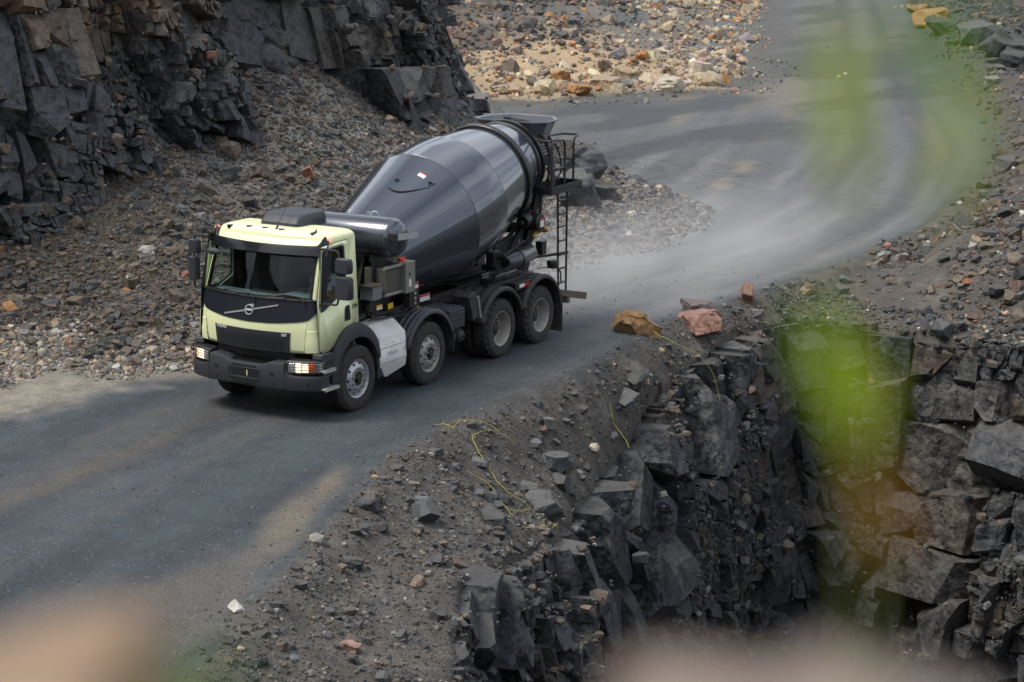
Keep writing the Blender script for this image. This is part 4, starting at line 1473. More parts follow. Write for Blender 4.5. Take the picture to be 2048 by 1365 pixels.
def wheel_front(loc, flip, dusty):
    w = empty('wheel', loc, math.pi if flip else 0, truck)
    tyre_bm(False).build('tyre', P_RUBBER, w, ang=28)
    m = MB()
    m.lathe([(.275, -.17), (.282, -.06), (.300, -.012), (.304, -.006), (.300, .000), (.288, -.006), (.276, -.03), (.268, -.045), (.245, -.03), (.205, .004), (.196, .010), (.118, .012), (.112, .004), (.110, -.03)], seg=60)
    rim = m.build('rim', dusty, w, ang=40)
    h = MB()
    for k in range(10):
        a = 2 * math.pi * (k + .5) / 10
        c = Vector((.238 * math.sin(a), -.022, .238 * math.cos(a)))
        n = Vector((math.sin(a) * .62, .78, math.cos(a) * .62)).normalized()
        t = Vector((math.cos(a), 0, -math.sin(a)))
        q = n.cross(t)
        h.add([c + n * .0035 + t * (.024 * math.cos(2 * math.pi * i / 14)) + q * (.020 * math.sin(2 * math.pi * i / 14)) for i in range(14)], [tuple(range(14))])
    h.build('hand_holes', P_INT, rim, fix=False)
    n = MB()
    for k in range(10):
        a = 2 * math.pi * k / 10
        c = Vector((.160 * math.sin(a), .010, .160 * math.cos(a)))
        n.cyl(c, c + Vector((0, .034, 0)), .019, 6)
        n.cyl(c + Vector((0, .034, 0)), c + Vector((0, .052, 0)), .012, 8)
    n.lathe([(.142, .0125), (.178, .0125), (.178, .016), (.142, .016)], seg=40)
    n.build('wheel_nuts', P_NUT if dusty is P_RIM else P_RIMD, rim, ang=20)
    b = MB()
    b.lathe([(.112, -.03), (.110, .000), (.096, .006), (.092, -.004), (.070, -.006), (.062, .030), (.052, .040), (.001, .042)], seg=36)
    for k in range(5):
        a = 2 * math.pi * k / 5
        b.beam((.04 * math.sin(a), .012, .04 * math.cos(a)), (.1 * math.sin(a), .004, .1 * math.cos(a)), .016, .02)
    b.build('hub', P_FRAME if dusty is P_RIM else P_DUSTY, w)
    return w

def wheel_rear(loc, flip):
    w = empty('wheel', loc, math.pi if flip else 0, truck)
    tyre_bm(True).build('tyre', P_RUBBER, w, ang=28)
    i = tyre_bm(True)
    i.V = [v + Vector((0, -.335, 0)) for v in i.V]
    i.build('inner_tyre', P_RUBBER, w, ang=28)
    m = MB()
    m.lathe([(.285, -.05), (.300, -.010), (.304, -.002), (.300, .002), (.290, -.004), (.280, -.022), (.272, -.05), (.262, -.075), (.252, -.13), (.243, -.175), (.215, -.185), (.200, -.190), (.125, -.192), (.120, -.20)], seg=60)
    rim = m.build('rim', P_RIMD, w, ang=40)
    h = MB()
    for k in range(10):
        a = 2 * math.pi * (k + .5) / 10
        h.disc((.213 * math.sin(a), -.183, .213 * math.cos(a)), (0, 1, 0), .021, 14)
    h.build('hand_holes', P_INT, rim, fix=False)
    n = MB()
    for k in range(10):
        a = 2 * math.pi * k / 10
        c = Vector((.162 * math.sin(a), -.192, .162 * math.cos(a)))
        n.cyl(c, c + Vector((0, .030, 0)), .018, 6)
        n.cyl(c + Vector((0, .030, 0)), c + Vector((0, .045, 0)), .011, 8)
    n.lathe([(.142, -.190), (.180, -.190), (.180, -.186), (.142, -.186)], seg=40)
    n.build('wheel_nuts', P_DUSTY, rim, ang=20)
    b = MB()
    b.lathe([(.128, -.21), (.126, -.15), (.110, -.135), (.085, -.132), (.080, -.10), (.060, -.092), (.001, -.09)], seg=36)
    b.build('hub', P_DUSTY, w)
    return w

AX = [0.0, -2.04, -4.32, -5.685]
for k, ax in enumerate(AX):
    for sgn in (1, -1):
        loc = (ax, 1.205 * sgn, .512)
        if k < 2:
            wheel_front(loc, sgn < 0, P_RIM if k == 0 else P_RIMD)
        else:
            wheel_rear(loc, sgn < 0)

# ------------------------------------------------------------------ chassis
m = MB()
for s in (-1, 1):
    m.bx(.55, -6.72, s * .40, s * .46, .78, 1.06)
    m.bx(.55, -6.72, s * .33, s * .40, 1.03, 1.06).bx(.55, -6.72, s * .33, s * .40, .78, .81)
    m.bx(-1.7, -6.5, s * .38, s * .47, 1.062, 1.17)          # mixer subframe
for x in (.4, -.9, -1.6, -2.7, -3.5, -5.0, -6.6):
    m.bx(x, x - .1, -.4, .4, .84, 1.02)
m.build('chassis_frame', P_FRAME, truck, bevel=.006)
for k, ax in enumerate(AX):
    m = MB()
    m.cyl((ax, -.95, .5), (ax, .95, .5), .075 if k < 2 else .11, 12)
    if k >= 2:
        m.lathe([(.001, -.26), (.16, -.22), (.22, -.08), (.22, .08), (.16, .22), (.001, .26)], (ax, 0, .5), (1, 0, 0), 20)
    else:
        for s in (-1, 1):
            m.bx(ax + .75, ax - .75, s * .40, s * .48, .58, .66)
    m.build('axle', P_FRAME, truck)
m = MB()
m.bx(.5, -1.0, -.38, .38, .55, 1.15).bx(.9, .55, -.5, .5, .5, 1.0)
m.cyl((-1.0, 0, .7), (-3.9, 0, .6), .06, 10)
m.build('engine_block', P_FRAME, truck, bevel=.02)

# ------------------------------------------------------------------ cab
def xf(z):
    return float(np.interp(z, [1.04, 1.2, 1.45, 1.84, 2.15, 2.56, 2.62, 2.68, 2.74, 2.79], [1.105, 1.125, 1.13, 1.065, .965, .815, .785, .745, .68, .60]))
def ya(z):
    return float(np.interp(z, [1.04, 1.84, 2.56, 2.79], [.90, .985, .945, .90]))
def ys(z):
    return 1.125 - .048 * (z - 1.1)
KF = .19
CAB_BACK = -.17
def cabpt(u, z, off=0.0):
    """outline of the cab at height z: |u| 0..1 front, 1..2 corner post, 2..3 side to the back; off = outwards"""
    s = 1 if u >= 0 else -1
    a = abs(u)
    A = ya(z)
    def raw(a):
        if a <= 1:
            y = a * A
            return xf(z) - KF * y * y, y
        xa = xf(z) - KF * A * A
        xs, yss = xa - .20, ys(z)
        if a <= 2:
            t = a - 1
            cx, cy = xa - .035, yss - .012
            return ((1 - t) ** 2 * xa + 2 * t * (1 - t) * cx + t * t * xs, (1 - t) ** 2 * A + 2 * t * (1 - t) * cy + t * t * yss)
        t = a - 2
        return xs + (CAB_BACK - xs) * t, yss
    x, y = raw(a)
    if off:
        e = 1e-3
        x1, y1 = raw(min(a + e, 3))
        x0, y0 = raw(max(a - e, 0))
        tx, ty = x1 - x0, y1 - y0
        L = math.hypot(tx, ty) or 1
        dz = (xf(z + .01) - xf(z - .01)) / .02
        nx, ny = ty / L, -tx / L
        x, y = x + nx * off, y + ny * off
        return Vector((x, s * y, z - dz * off * (1 if a < 1.4 else 0)))
    return Vector((x, s * y, z))

cab = empty('cab', (0, 0, 0), 0, truck)
US = [-2, -1.8, -1.6, -1.4, -1.2, -1, -.75, -.5, -.25, 0, .25, .5, .75, 1, 1.2, 1.4, 1.6, 1.8, 2]
ZL = [1.05, 1.10, 1.2, 1.32, 1.45, 1.58, 1.70, 1.84]
ZM = [1.84, 2.0, 2.15, 2.3, 2.45, 2.56]
ZT = [2.56, 2.62, 2.68, 2.71]
m = MB()
m.grid([[cabpt(u, z) for u in US] for z in ZL])
for side in ([u for u in US if u <= -1], [u for u in US if u >= 1]):
    m.grid([[cabpt(u, z) for u in side] for z in ZM])
m.grid([[cabpt(u, z) for u in US] for z in ZT])
# roof: rings drawn in towards the middle
ring0 = [cabpt(u, 2.71) for u in US]
back = [Vector((CAB_BACK, ys(2.71), 2.71)), Vector((CAB_BACK, .6, 2.71)), Vector((CAB_BACK, 0, 2.71)), Vector((CAB_BACK, -.6, 2.71)), Vector((CAB_BACK, -ys(2.71), 2.71))]
ring0 = ring0 + back
rings = [ring0]
for z, k in ((2.745, .985), (2.775, .955), (2.795, .91), (2.808, .84), (2.822, .6), (2.83, .3)):
    rings.append([Vector((.22 + (p.x - .22) * k, p.y * k, z)) for p in ring0])
m.grid(rings, close_u=True)
m.add(rings[-1], [tuple(range(len(rings[-1])))])
# sides with door openings, back wall
SIDE = lambda s: (lambda a, b: Vector((a, s * ys(b), b)))
def x_side(z):
    return xf(z) - KF * ya(z) ** 2 - .20
side_outer = [(x_side(z), z) for z in (1.05, 1.10, 1.2, 1.32, 1.45, 1.58, 1.70, 1.84, 2.0, 2.15, 2.3, 2.45, 2.56, 2.62, 2.68, 2.71)] + [(CAB_BACK, 2.71), (CAB_BACK, 1.36), (.02, 1.345), (.28, 1.24), (.50, 1.12), (.62, 1.06)]
WIN = [(.735, 2.55), (.70, 2.575), (.20, 2.60), (.155, 2.575), (.13, 1.96), (.155, 1.925), (.42, 1.83), (.70, 1.70), (.80, 1.69), (.835, 1.76)]
for s in (1, -1):
    m.polyhole(side_outer, [WIN], SIDE(s))
m.add([(CAB_BACK, ys(2.71), 2.71), (CAB_BACK, -ys(2.71), 2.71), (CAB_BACK, -ys(1.36), 1.36), (CAB_BACK, ys(1.36), 1.36)], [(0, 1, 2, 3)])
body = m.build('cab_shell', P_LIME, cab, ang=30, solid=.025)
body.data.materials.append(P_INT)
body.modifiers['thickness'].material_offset = 1

def patch(u0, u1, z0f, z1f, off, nu=24, nz=5, inner=-.01):
    us = [u0 + (u1 - u0) * i / nu for i in range(nu + 1)]
    g = lambda o: [[cabpt(u, z0f(u) + (z1f(u) - z0f(u)) * j / nz, o) for u in us] for j in range(nz + 1)]
    return MB().sheet(g(off), g(inner))

cst = lambda v: (lambda u: v)
# dark band under the windscreen
low = lambda u: float(np.interp(abs(u), [0, .5, .85, 1.05, 1.3, 1.6, 1.75], [1.475, 1.49, 1.525, 1.56, 1.62, 1.70, 1.80]))
patch(-1.75, 1.75, low, cst(1.845), .012, 40, 5).build('front_panel', P_NAVY, cab, bevel=.004)
patch(-1.5, 1.5, cst(1.835), lambda u: 1.862 - .004 * abs(u), .028, 30, 1).build('wiper_cowl', P_BLACK, cab, bevel=.004)
# windscreen glass and the black rubber round it
g = MB()
g.grid([[cabpt(u, z, -.008) for u in [-1, -.8, -.6, -.4, -.2, 0, .2, .4, .6, .8, 1]] for z in ZM])
g.build('windscreen', P_GLASS, cab)
f = MB()
def strip(fa, fb, n=24, o=.006):
    f.sheet([[fa(i / n, o) for i in range(n + 1)], [fb(i / n, o) for i in range(n + 1)]], [[fa(i / n, -.012) for i in range(n + 1)], [fb(i / n, -.012) for i in range(n + 1)]])
for s in (-1, 1):
    strip(lambda t, o: cabpt(s * .972, 1.84 + .72 * t, o), lambda t, o: cabpt(s * 1.05, 1.84 + .72 * t, o))
strip(lambda t, o: cabpt(-1.1 + 2.2 * t, 1.835, o), lambda t, o: cabpt(-1.1 + 2.2 * t, 1.885, o))
strip(lambda t, o: cabpt(-1.1 + 2.2 * t, 2.515, o), lambda t, o: cabpt(-1.1 + 2.2 * t, 2.57, o))
f.build('windscreen_seal', plain('seal_rubber', (.006, .006, .007), .6, spec=.3), cab)
MB().prism([(.80, 2.475), (.915, 2.475), (.915, 2.49), (.80, 2.49)], lambda a, b: cabpt(a, b, .002), lambda a, b: cabpt(a, b, .004)).build('windscreen_sticker', plain('blue_sticker', (.25, .5, .6), .5), cab)
# sun visor with raised ends
vt = lambda u: float(np.interp(abs(u), [0, 1.0, 1.12, 1.35, 1.7], [2.612, 2.618, 2.65, 2.735, 2.74]))
vb = lambda u: float(np.interp(abs(u), [0, .9, 1.15, 1.7], [2.478, 2.475, 2.465, 2.50]))
def vp(u, j, o):
    z = vb(u) + (vt(u) - vb(u)) * j
    p = cabpt(u, min(z, 2.70), o)
    p.z += max(0, z - 2.70)
    return p
us = [-1.6 + 3.2 * i / 44 for i in range(45)]
MB().sheet([[vp(u, j / 3, .065 - .015 * j / 3) for u in us] for j in range(4)], [[vp(u, j / 3, .004) for u in us] for j in range(4)]).build('sun_visor', plain('visor_acrylic', (.006, .008, .011), .22, coat=.3, spec=.4), cab, bevel=.008)
# grille with honeycomb openings
GU = .755
gr = patch(-GU, GU, cst(1.055), cst(1.36), .014, 16, 3).build('grille', plain('grille_plastic', (.026, .029, .036), .5), cab, bevel=.006)
hx = MB()
for r in range(9):
    for c in range(20):
        y = -.615 + c * .0635 + (.03 if r % 2 else 0)
        z = 1.085 + r * .0245
        if y > .62: continue
        u = y / ya(z)
        du, dz = .021 / ya(z), .0088
        hx.prism([(u - du, z), (u - du * .6, z + dz), (u + du * .6, z + dz), (u + du, z), (u + du * .6, z - dz), (u - du * .6, z - dz)], lambda a, b: cabpt(a, b, .010), lambda a, b: cabpt(a, b, .0148))
hx.build('mesh_openings', plain('grille_gap', (.004, .004, .005), .9), gr)
def front_text(name, body, y, z, size, **kw):
    u = y / ya(z)
    p = cabpt(u, z, .016)
    q = cabpt(u + .05, z, .016)
    r = cabpt(u, z + .05, .016)
    return text_mesh(name, body, size, P_LETTER, cab, p, q - p, r - p, **kw)
front_text('lettering', 'VOLVO', -.545, 1.335, .062, extrude=.003, bold=.002, spacing=1.12)
front_text('lettering', 'VM', .60, 1.318, .062, extrude=.003, bold=.002, shear=.3)
# round badge with the slanting bar
bm_ = MB()
p = cabpt(0, 1.65, .016)
n = (cabpt(0, 1.65, .05) - p).normalized()
bm_.lathe([(.062, 0), (.066, .008), (.078, .010), (.082, 0)], p, n, 40)
bm_.build('badge_ring', P_CHROME, cab)
q = MB()
zz = lambda y: 1.65 + y * .225
q.sheet([[cabpt(y / ya(1.65), zz(y) + d, .022) for y in np.linspace(.085, .49, 8)] for d in (-.012, .012)], [[cabpt(y / ya(1.65), zz(y) + d * .6, .008) for y in np.linspace(.085, .49, 8)] for d in (-.012, .012)])
q.sheet([[cabpt(y / ya(1.65), zz(y) + d, .022) for y in np.linspace(-.49, -.085, 8)] for d in (-.012, .012)], [[cabpt(y / ya(1.65), zz(y) + d * .6, .008) for y in np.linspace(-.49, -.085, 8)] for d in (-.012, .012)])
q.build('badge_bar', P_CHROME, cab)
q = MB().beam(p + Vector((.008, -.062, 0)), p + Vector((.008, .062, 0)), .01, .026)
q.beam(p + Vector((.006, .05, .055)), p + Vector((.006, .085, .09)), .01, .016).beam(p + Vector((.006, .055, .09)), p + Vector((.006, .09, .092)), .01, .012).beam(p + Vector((.006, .09, .055)), p + Vector((.006, .088, .09)), .01, .012)
q.build('badge_plate', P_LETTER, cab)
front_text('badge_lettering', 'VOLVO', 0, 1.653, .026, extrude=.008, bold=.001)
# corner step panels and their raised edge
for s in (-1, 1):
    c = MB()
    us = [s * (1.03 + .85 * i / 8) for i in range(9)]
    g2 = lambda o: [[cabpt(u, 1.065 + .33 * j / 4, o * (1 if j < 3 else .35)) for u in us] for j in range(5)]
    c.sheet(g2(.02), g2(-.01)).build('corner_panel', P_LIME, cab, bevel=.008)
# bonnet seams: thin dark joints beside the front panel
jt = MB()
for s in (-1, 1):
    jt.sheet([[cabpt(s * (1.0), 1.06 + .46 * j / 4, .004) for j in range(5)], [cabpt(s * 1.012, 1.06 + .46 * j / 4, .004) for j in range(5)]], [[cabpt(s * 1.0, 1.06 + .46 * j / 4, -.01) for j in range(5)], [cabpt(s * 1.012, 1.06 + .46 * j / 4, -.01) for j in range(5)]])
jt.build('panel_joints', P_INT, cab)

# doors
DOOR = [(.70, 2.64), (.13, 2.665), (.05, 2.655), (.025, 2.62), (.01, 1.42), (.025, 1.365), (.28, 1.265), (.50, 1.135), (.64, 1.075), (.80, 1.06), (.885, 1.10), (.885, 1.84), (.80, 2.2), (.735, 2.56)]
def off_poly(poly, d):
    cx = sum(p[0] for p in poly) / len(poly)
    cz = sum(p[1] for p in poly) / len(poly)
    return [(p[0] + d * (1 if p[0] > cx else -1), p[1] + d * (1 if p[1] > cz else -1)) for p in poly]
for s in (1, -1):
    SO = lambda o: (lambda a, b: Vector((a, s * (ys(b) + o), b)))
    MB().polyhole(off_poly(DOOR, .010), [off_poly(WIN, .0)], SO(.0025)).build('door_joint', P_INT, cab)
    d = MB().polyhole(DOOR, [WIN], SO(.012)).build('door', P_LIME, cab, solid=.009)
    d.data.materials.append(P_INT)
    d.modifiers['thickness'].material_offset = 1
    MB().polyhole(off_poly(WIN, .014), [off_poly(WIN, -.022)], SO(.016)).build('window_seal', P_BLACK, d, solid=.02)
    MB().polyhole(WIN, [], SO(-.006)).build('side_window', P_SIDEGLASS, d)
    MB().prism([(.80, 1.71), (.845, 1.78), (.70, 1.84), (.50, 1.845), (.44, 1.83), (.70, 1.72)], SO(.004), SO(.022)).build('window_corner', P_NAVY, d, bevel=.005)
    hn = MB().prism([(.22, 1.44), (.08, 1.44), (.06, 1.46), (.075, 1.66), (.10, 1.68), (.18, 1.665), (.20, 1.62)], SO(.010), SO(.022))
    hn.build('handle', P_NAVY, d, bevel=.006)
    MB().prism([(.155, 1.47), (.115, 1.47), (.11, 1.64), (.145, 1.64)], SO(.020), SO(.036)).build('handle_grip', P_BLACK, d, bevel=.006)
    # wheel-arch trim painted edge at the back of the door
text_mesh('lettering', '270', .088, plain('dark_lettering', (.02, .02, .025), .5), cab, (-.065, ys(1.62) + .004, 1.625), (-1, 0, 0), (0, 0, 1), extrude=.003, shear=.25, spacing=1.05)
MB().bx(.955, .70, 1.105, 1.155, 1.90, 1.905).build('door_trim_line', P_LIME, cab) if False else None

# roof fittings
h = MB()
hp = lambda x0, x1, w, z: [Vector((x0, -w, z)), Vector((x1, -w, z)), Vector((x1, w, z)), Vector((x0, w, z))]
def rrect(x0, x1, w, z, r, n=5):
    out = []
    for cx, cy, a0 in ((x0 + r, -w + r, 180), (x1 - r, -w + r, 270), (x1 - r, w - r, 0), (x0 + r, w - r, 90)):
        for i in range(n + 1):
            a = rad(a0 + 90 * i / n)
            out.append(Vector((cx + r * math.cos(a), cy + r * math.sin(a), z)))
    return out
rr = [rrect(-.60, .20, .37, 2.80, .08), rrect(-.60, .20, .37, 2.835, .08), rrect(-.60, .19, .36, 2.842, .08), rrect(-.60, .19, .365, 2.875, .08), rrect(-.60, .12, .355, 2.955, .09), rrect(-.595, .05, .335, 2.992, .10), rrect(-.57, -.03, .30, 3.004, .10), rrect(-.45, -.2, .2, 3.008, .1)]
# the unit sits on the roof; its tail overhangs the back a little
rr = [[Vector((p.x + .16, p.y, p.z)) for p in r] for r in rr]
h.grid(rr, close_u=True)
h.add(rr[-1], [tuple(range(len(rr[-1])))])
h.build('roof_air_unit', P_CHAR, cab, ang=40)
MB().tube([(.60, .13, 2.79), (.52, .12, 2.86)], .016, 8).tube([(.585, .13, 2.80), (.30, .13, 3.16)], .0055, 5).build('aerial', P_BLACK, cab)
MB().tube([(.56, .76, 2.78), (.50, .80, 2.80), (.46, .80, 2.86)], [.035, .03, .004], 8).build('stub_aerial', P_BLACK, cab)
for y in (-.76, -.39, -.09, .22):
    zl = 2.832 if abs(y) < .5 else 2.812
    b = MB().ball((.56, y, zl), .034, (1, 1.4, .7), 10)
    b.build('roof_lamp', P_CLEAR, cab)
    MB().cyl((.56, y, zl - .05), (.56, y, zl - .004), .046, 12).build('lamp_base', P_NAVY, cab)
for s in (-1, 1):
    MB().ball((.50, s * 1.055, 2.735), .040, (1.2, .8, .8), 10).build('marker_lamp', P_MARK, cab)

# mirrors
def mirror(s):
    ym = 1.44 if s > 0 else 1.28
    MB().tube([(.72, s * 1.05, 2.62), (.80, s * 1.16, 2.64), (.80, s * (ym - .02), 2.63), (.80, s * ym, 2.54)], .016, 8, round_=.06).build('mirror_arm', P_BLACK, cab)
    MB().tube([(.82, s * 1.10, 1.80), (.82, s * 1.22, 1.82), (.82, s * (ym - .02), 1.82), (.82, s * ym, 1.94)], .016, 8, round_=.05).build('mirror_arm', P_BLACK, cab)
    MB().tube([(.80, s * ym, 2.40), (.81, s * ym, 2.2)], .013, 8).build('mirror_link', P_BLACK, cab)
    def head(z0, z1, y0, y1):
        t = MB()
        zs = [z0, z0 + .03, (z0 + z1) / 2, z1 - .04, z1]
        ks = [.86, .98, 1.0, .97, .84]
        rings = []
        for z, k in zip(zs, ks):
            cy, hw = (y0 + y1) / 2, (y1 - y0) / 2 * k
            rings.append([Vector((.76, s * (cy - hw), z)), Vector((.82, s * (cy - hw), z)), Vector((.865, s * (cy - hw * .8), z)), Vector((.885, s * cy, z)), Vector((.87, s * (cy + hw * .8), z)), Vector((.82, s * (cy + hw), z)), Vector((.76, s * (cy + hw), z))])
        t.grid(rings, close_u=True)
        t.add(rings[0], [tuple(range(7))[::-1]])
        t.add(rings[-1], [tuple(range(7))])
        hd = t.build('mirror_head', P_CHAR, cab, bevel=.014, ang=40)
        MB().bx(.757, .759, s * (y0 + .03), s * (y1 - .03), z0 + .03, z1 - .03).build('mirror_glass', P_CHROME, hd)
    if s > 0:
        head(2.31, 2.53, 1.38, 1.67)
        head(1.92, 2.26, 1.38, 1.68)
    else:
        head(2.35, 2.57, 1.17, 1.36)
        head(1.93, 2.30, 1.20, 1.37)
mirror(1)
mirror(-1)
# kerb mirror seen through the windscreen corner
MB().ball((.93, -.80, 2.44), .12, (.5, 1.2, .42), 12).build('kerb_mirror', P_CHAR, cab)

# wipers
wz = 1.875
for y0, y1 in ((-.52, .02), (.30, .84)):
    w = MB()
    pts = [cabpt((y0 + (y1 - y0) * t) / .98, wz + .012 + .03 * math.sin(math.pi * t), .035) for t in (0, .2, .4, .6, .8, 1)]
    w.tube(pts, .010, 6)
    e = cabpt(y1 / .98, wz, .03)
    w.tube([pts[-1], e + Vector((.01, .05, -.03)), e + Vector((.015, .07, -.10))], .014, 6, round_=.03)
    w.tube([cabpt(y0 / .98, wz - .02, .02), cabpt((y0 + .3) / .98, wz - .012, .03)], .013, 6)
    w.build('wiper', P_BLACK, cab)

# grab handles at the right front corner
gb = MB()
gb.tube([cabpt(-1.75, 1.12, 0), cabpt(-1.75, 1.12, .05), cabpt(-1.75, 1.5, .05), cabpt(-1.75, 1.5, 0)], .016, 8, round_=.03)
gb.build('grab_handle', P_LIME, cab)

# ------------------------------------------------------------------ cab inside
it = MB()
it.bx(.80, -.10, -1.02, 1.02, 1.20, 1.24)
it.bx(-.105, -.125, -1.0, 1.0, 1.2, 2.66)
it.bx(.45, -.10, -.95, .95, 2.66, 2.68)
it.build('cab_lining', P_INT, cab)
ds = MB()
sec = [(.98, 1.80), (.86, 1.86), (.66, 1.845), (.56, 1.80), (.50, 1.68), (.55, 1.40), (.98, 1.40)]
def dsec(y):
    k = 1 + .02 * math.cos(y * 3)
    return [Vector((x - KF * y * y * .8, y, 1.40 + (z - 1.40) * k)) for x, z in sec]
ysd = np.linspace(-.97, .97, 15)
rows = [dsec(y) for y in ysd]
ds.grid(rows, close_u=True)
dash = ds.build('dashboard', P_DASH, cab, bevel=.012)
MB().bx(.78, .64, -.24, .22, 1.862, 1.872).build('dash_vent', P_INT, dash)
bn = MB()
bn.grid([[Vector((x, .58 + .30 * math.cos(a), 1.82 + .075 * math.sin(a))) for a in np.linspace(0, math.pi, 9)] for x in (.88, .74, .58, .55)])
bn.build('instrument_hood', P_DASH, dash, solid=.01)
for y in (-.58, .64):
    st = MB()
    st.box((.06, y, 1.52), (.48, .50, .16))
    st.box((-.08, y, 1.92), (.12, .46, .72), (0, -.15, 0))
    st.box((-.11, y, 2.35), (.09, .26, .18), (0, -.15, 0))
    st.bx(.22, -.05, y - .18, y + .18, 1.24, 1.46)
    st.build('seat', P_INT, cab, bevel=.04)
stw = MB()
cen = Vector((.42, .64, 1.83))
axs = Vector((-.55, 0, .83)).normalized()
e1 = Vector((0, 1, 0))
e2 = axs.cross(e1)
stw.tube([cen + (e1 * math.cos(t) + e2 * math.sin(t)) * .22 for t in np.linspace(0, 2 * math.pi, 29)[:-1]], .016, 8, closed=True)
for t in (0, math.pi, math.pi * 1.5):
    stw.tube([cen - axs * .02, cen + (e1 * math.cos(t) + e2 * math.sin(t)) * .22], .012, 6)
stw.cyl(cen - axs * .05, cen, .06, 12)
stw.tube([cen - axs * .03, cen - axs * .35], .035, 8)
stw.build('steering_wheel', P_INT, cab)
cu = MB()
rowc = []
for k, z in enumerate((1.95, 2.1, 2.3, 2.5)):
    rowc.append([Vector((.60 - .03 * k - .012 * j - .016 * (j % 2), .92 - .012 * j, z)) for j in range(12)])
cu.grid(rowc)
cu.build('curtain', P_CURT, cab)

# ------------------------------------------------------------------ bumper and lamps
def bump_x(y):
    return float(np.interp(abs(y), [0, .4, .72, .95, 1.10, 1.19, 1.235, 1.245], [1.235, 1.228, 1.205, 1.15, 1.08, 1.0, .90, .80]))
bumper = empty('bumper', (0, 0, 0), 0, truck)
yv = [-1.245, -1.24, -1.225, -1.19, -1.10, -1.0, -.86, -.715, -.70, -.60, -.45, -.3, -.15, 0, .15, .3, .45, .60, .70, .715, .86, 1.0, 1.10, 1.19, 1.225, 1.24, 1.245]
def b_top(y):
    return float(np.interp(abs(y), [0, .34, .46, .70, .72, 1.3], [.865, .865, .925, .925, .745, .745]))
def brow(zf, off):
    return [Vector((bump_x(y) + off, y, zf(y))) for y in yv]
secs = [brow(lambda y: .50, -.14), brow(lambda y: .50, -.05), brow(lambda y: .515, -.012), brow(lambda y: .55, 0), brow(lambda y: .70, 0), brow(lambda y: b_top(y) - .03, -.002), brow(lambda y: b_top(y) - .006, -.014), brow(b_top, -.05), brow(b_top, -.30)]
m = MB()
m.grid(secs)
m.build('bumper_shell', P_CHAR, bumper, ang=35, solid=.03)
# centre recess with the plate holder slots, tow eyes and bolt holes
d = MB()
def slot(y0, y1, z0, z1, dep=.006):
    n = 6
    ys_ = [y0 + (y1 - y0) * i / n for i in range(n + 1)]
    d.sheet([[Vector((bump_x(y) + dep, y, z)) for y in ys_] for z in (z0, z1)], [[Vector((bump_x(y) - .02, y, z)) for y in ys_] for z in (z0, z1)])
slot(-.27, .19, .80, .825)
slot(-.275, -.185, .655, .755)
slot(.135, .215, .655, .755)
slot(-.145, .095, .655, .765)
slot(-.26, .20, .545, .60)
d.build('bumper_openings', plain('bumper_gap', (.006, .006, .007), .8), bumper, bevel=.004)
fr = MB()
fr.sheet([[Vector((bump_x(y) + .010, y, z)) for y in (-.30, -.2, -.1, 0, .1, .24)] for z in (.615, .64)], [[Vector((bump_x(y), y, z)) for y in (-.30, -.2, -.1, 0, .1, .24)] for z in (.615, .64)])
fr.sheet([[Vector((bump_x(y) + .010, y, z)) for y in (-.30, -.2, -.1, 0, .1, .24)] for z in (.77, .79)], [[Vector((bump_x(y), y, z)) for y in (-.30, -.2, -.1, 0, .1, .24)] for z in (.77, .79)])
for y in (-.315, .24, -.165, .115):
    fr.bx(bump_x(y), bump_x(y) + .012, y - .008, y + .008, .615, .79)
fr.build('plate_frame', P_CHAR, bumper, bevel=.004)
MB().bx(1.23, 1.245, .03, .045, .665, .75).build('tow_pin', P_LIME, bumper)
bo = MB()
for y in (-.56, .48):
    for z in (.60, .75):
        bo.lathe([(.012, .004), (.026, .007), (.034, .002)], (bump_x(y), y, z), (1, 0, 0), 16)
        bo.disc((bump_x(y) + .003, y, z), (1, 0, 0), .024, 14)
for y in (-1.06, 1.06):
    bo.disc((bump_x(y) + .006, y, .62), (1, .55 * (1 if y > 0 else -1), 0), .024, 14)
bo.build('bolt_holes', plain('bolt_dark', (.012, .012, .014), .6), bumper, fix=False)
for y in (-.715, .705):
    MB().bx(bump_x(y) - .04, bump_x(y) + .003, y - .004, y + .004, .505, .92).build('bumper_joint', P_INT, bumper)
st = MB()
st.grid([[Vector((x, y, .868 + (1.19 - x) * .02)) for y in np.linspace(-.66, .66, 9)] for x in (1.19, .92)])
for k in range(30):
    y = -.56 + k * .036
    st.bx(1.15, .97, y, y + .010, .868, .884)
st.bx(.96, .92, -.72, .72, .84, 1.06)
st.build('front_step', P_BLACK, bumper)
mesh = MB()
for k in range(4):
    mesh.bx(.962, .975, -.62, .62, .90 + k * .036, .91 + k * .036)
mesh.build('lower_slats', P_NAVY, bumper)

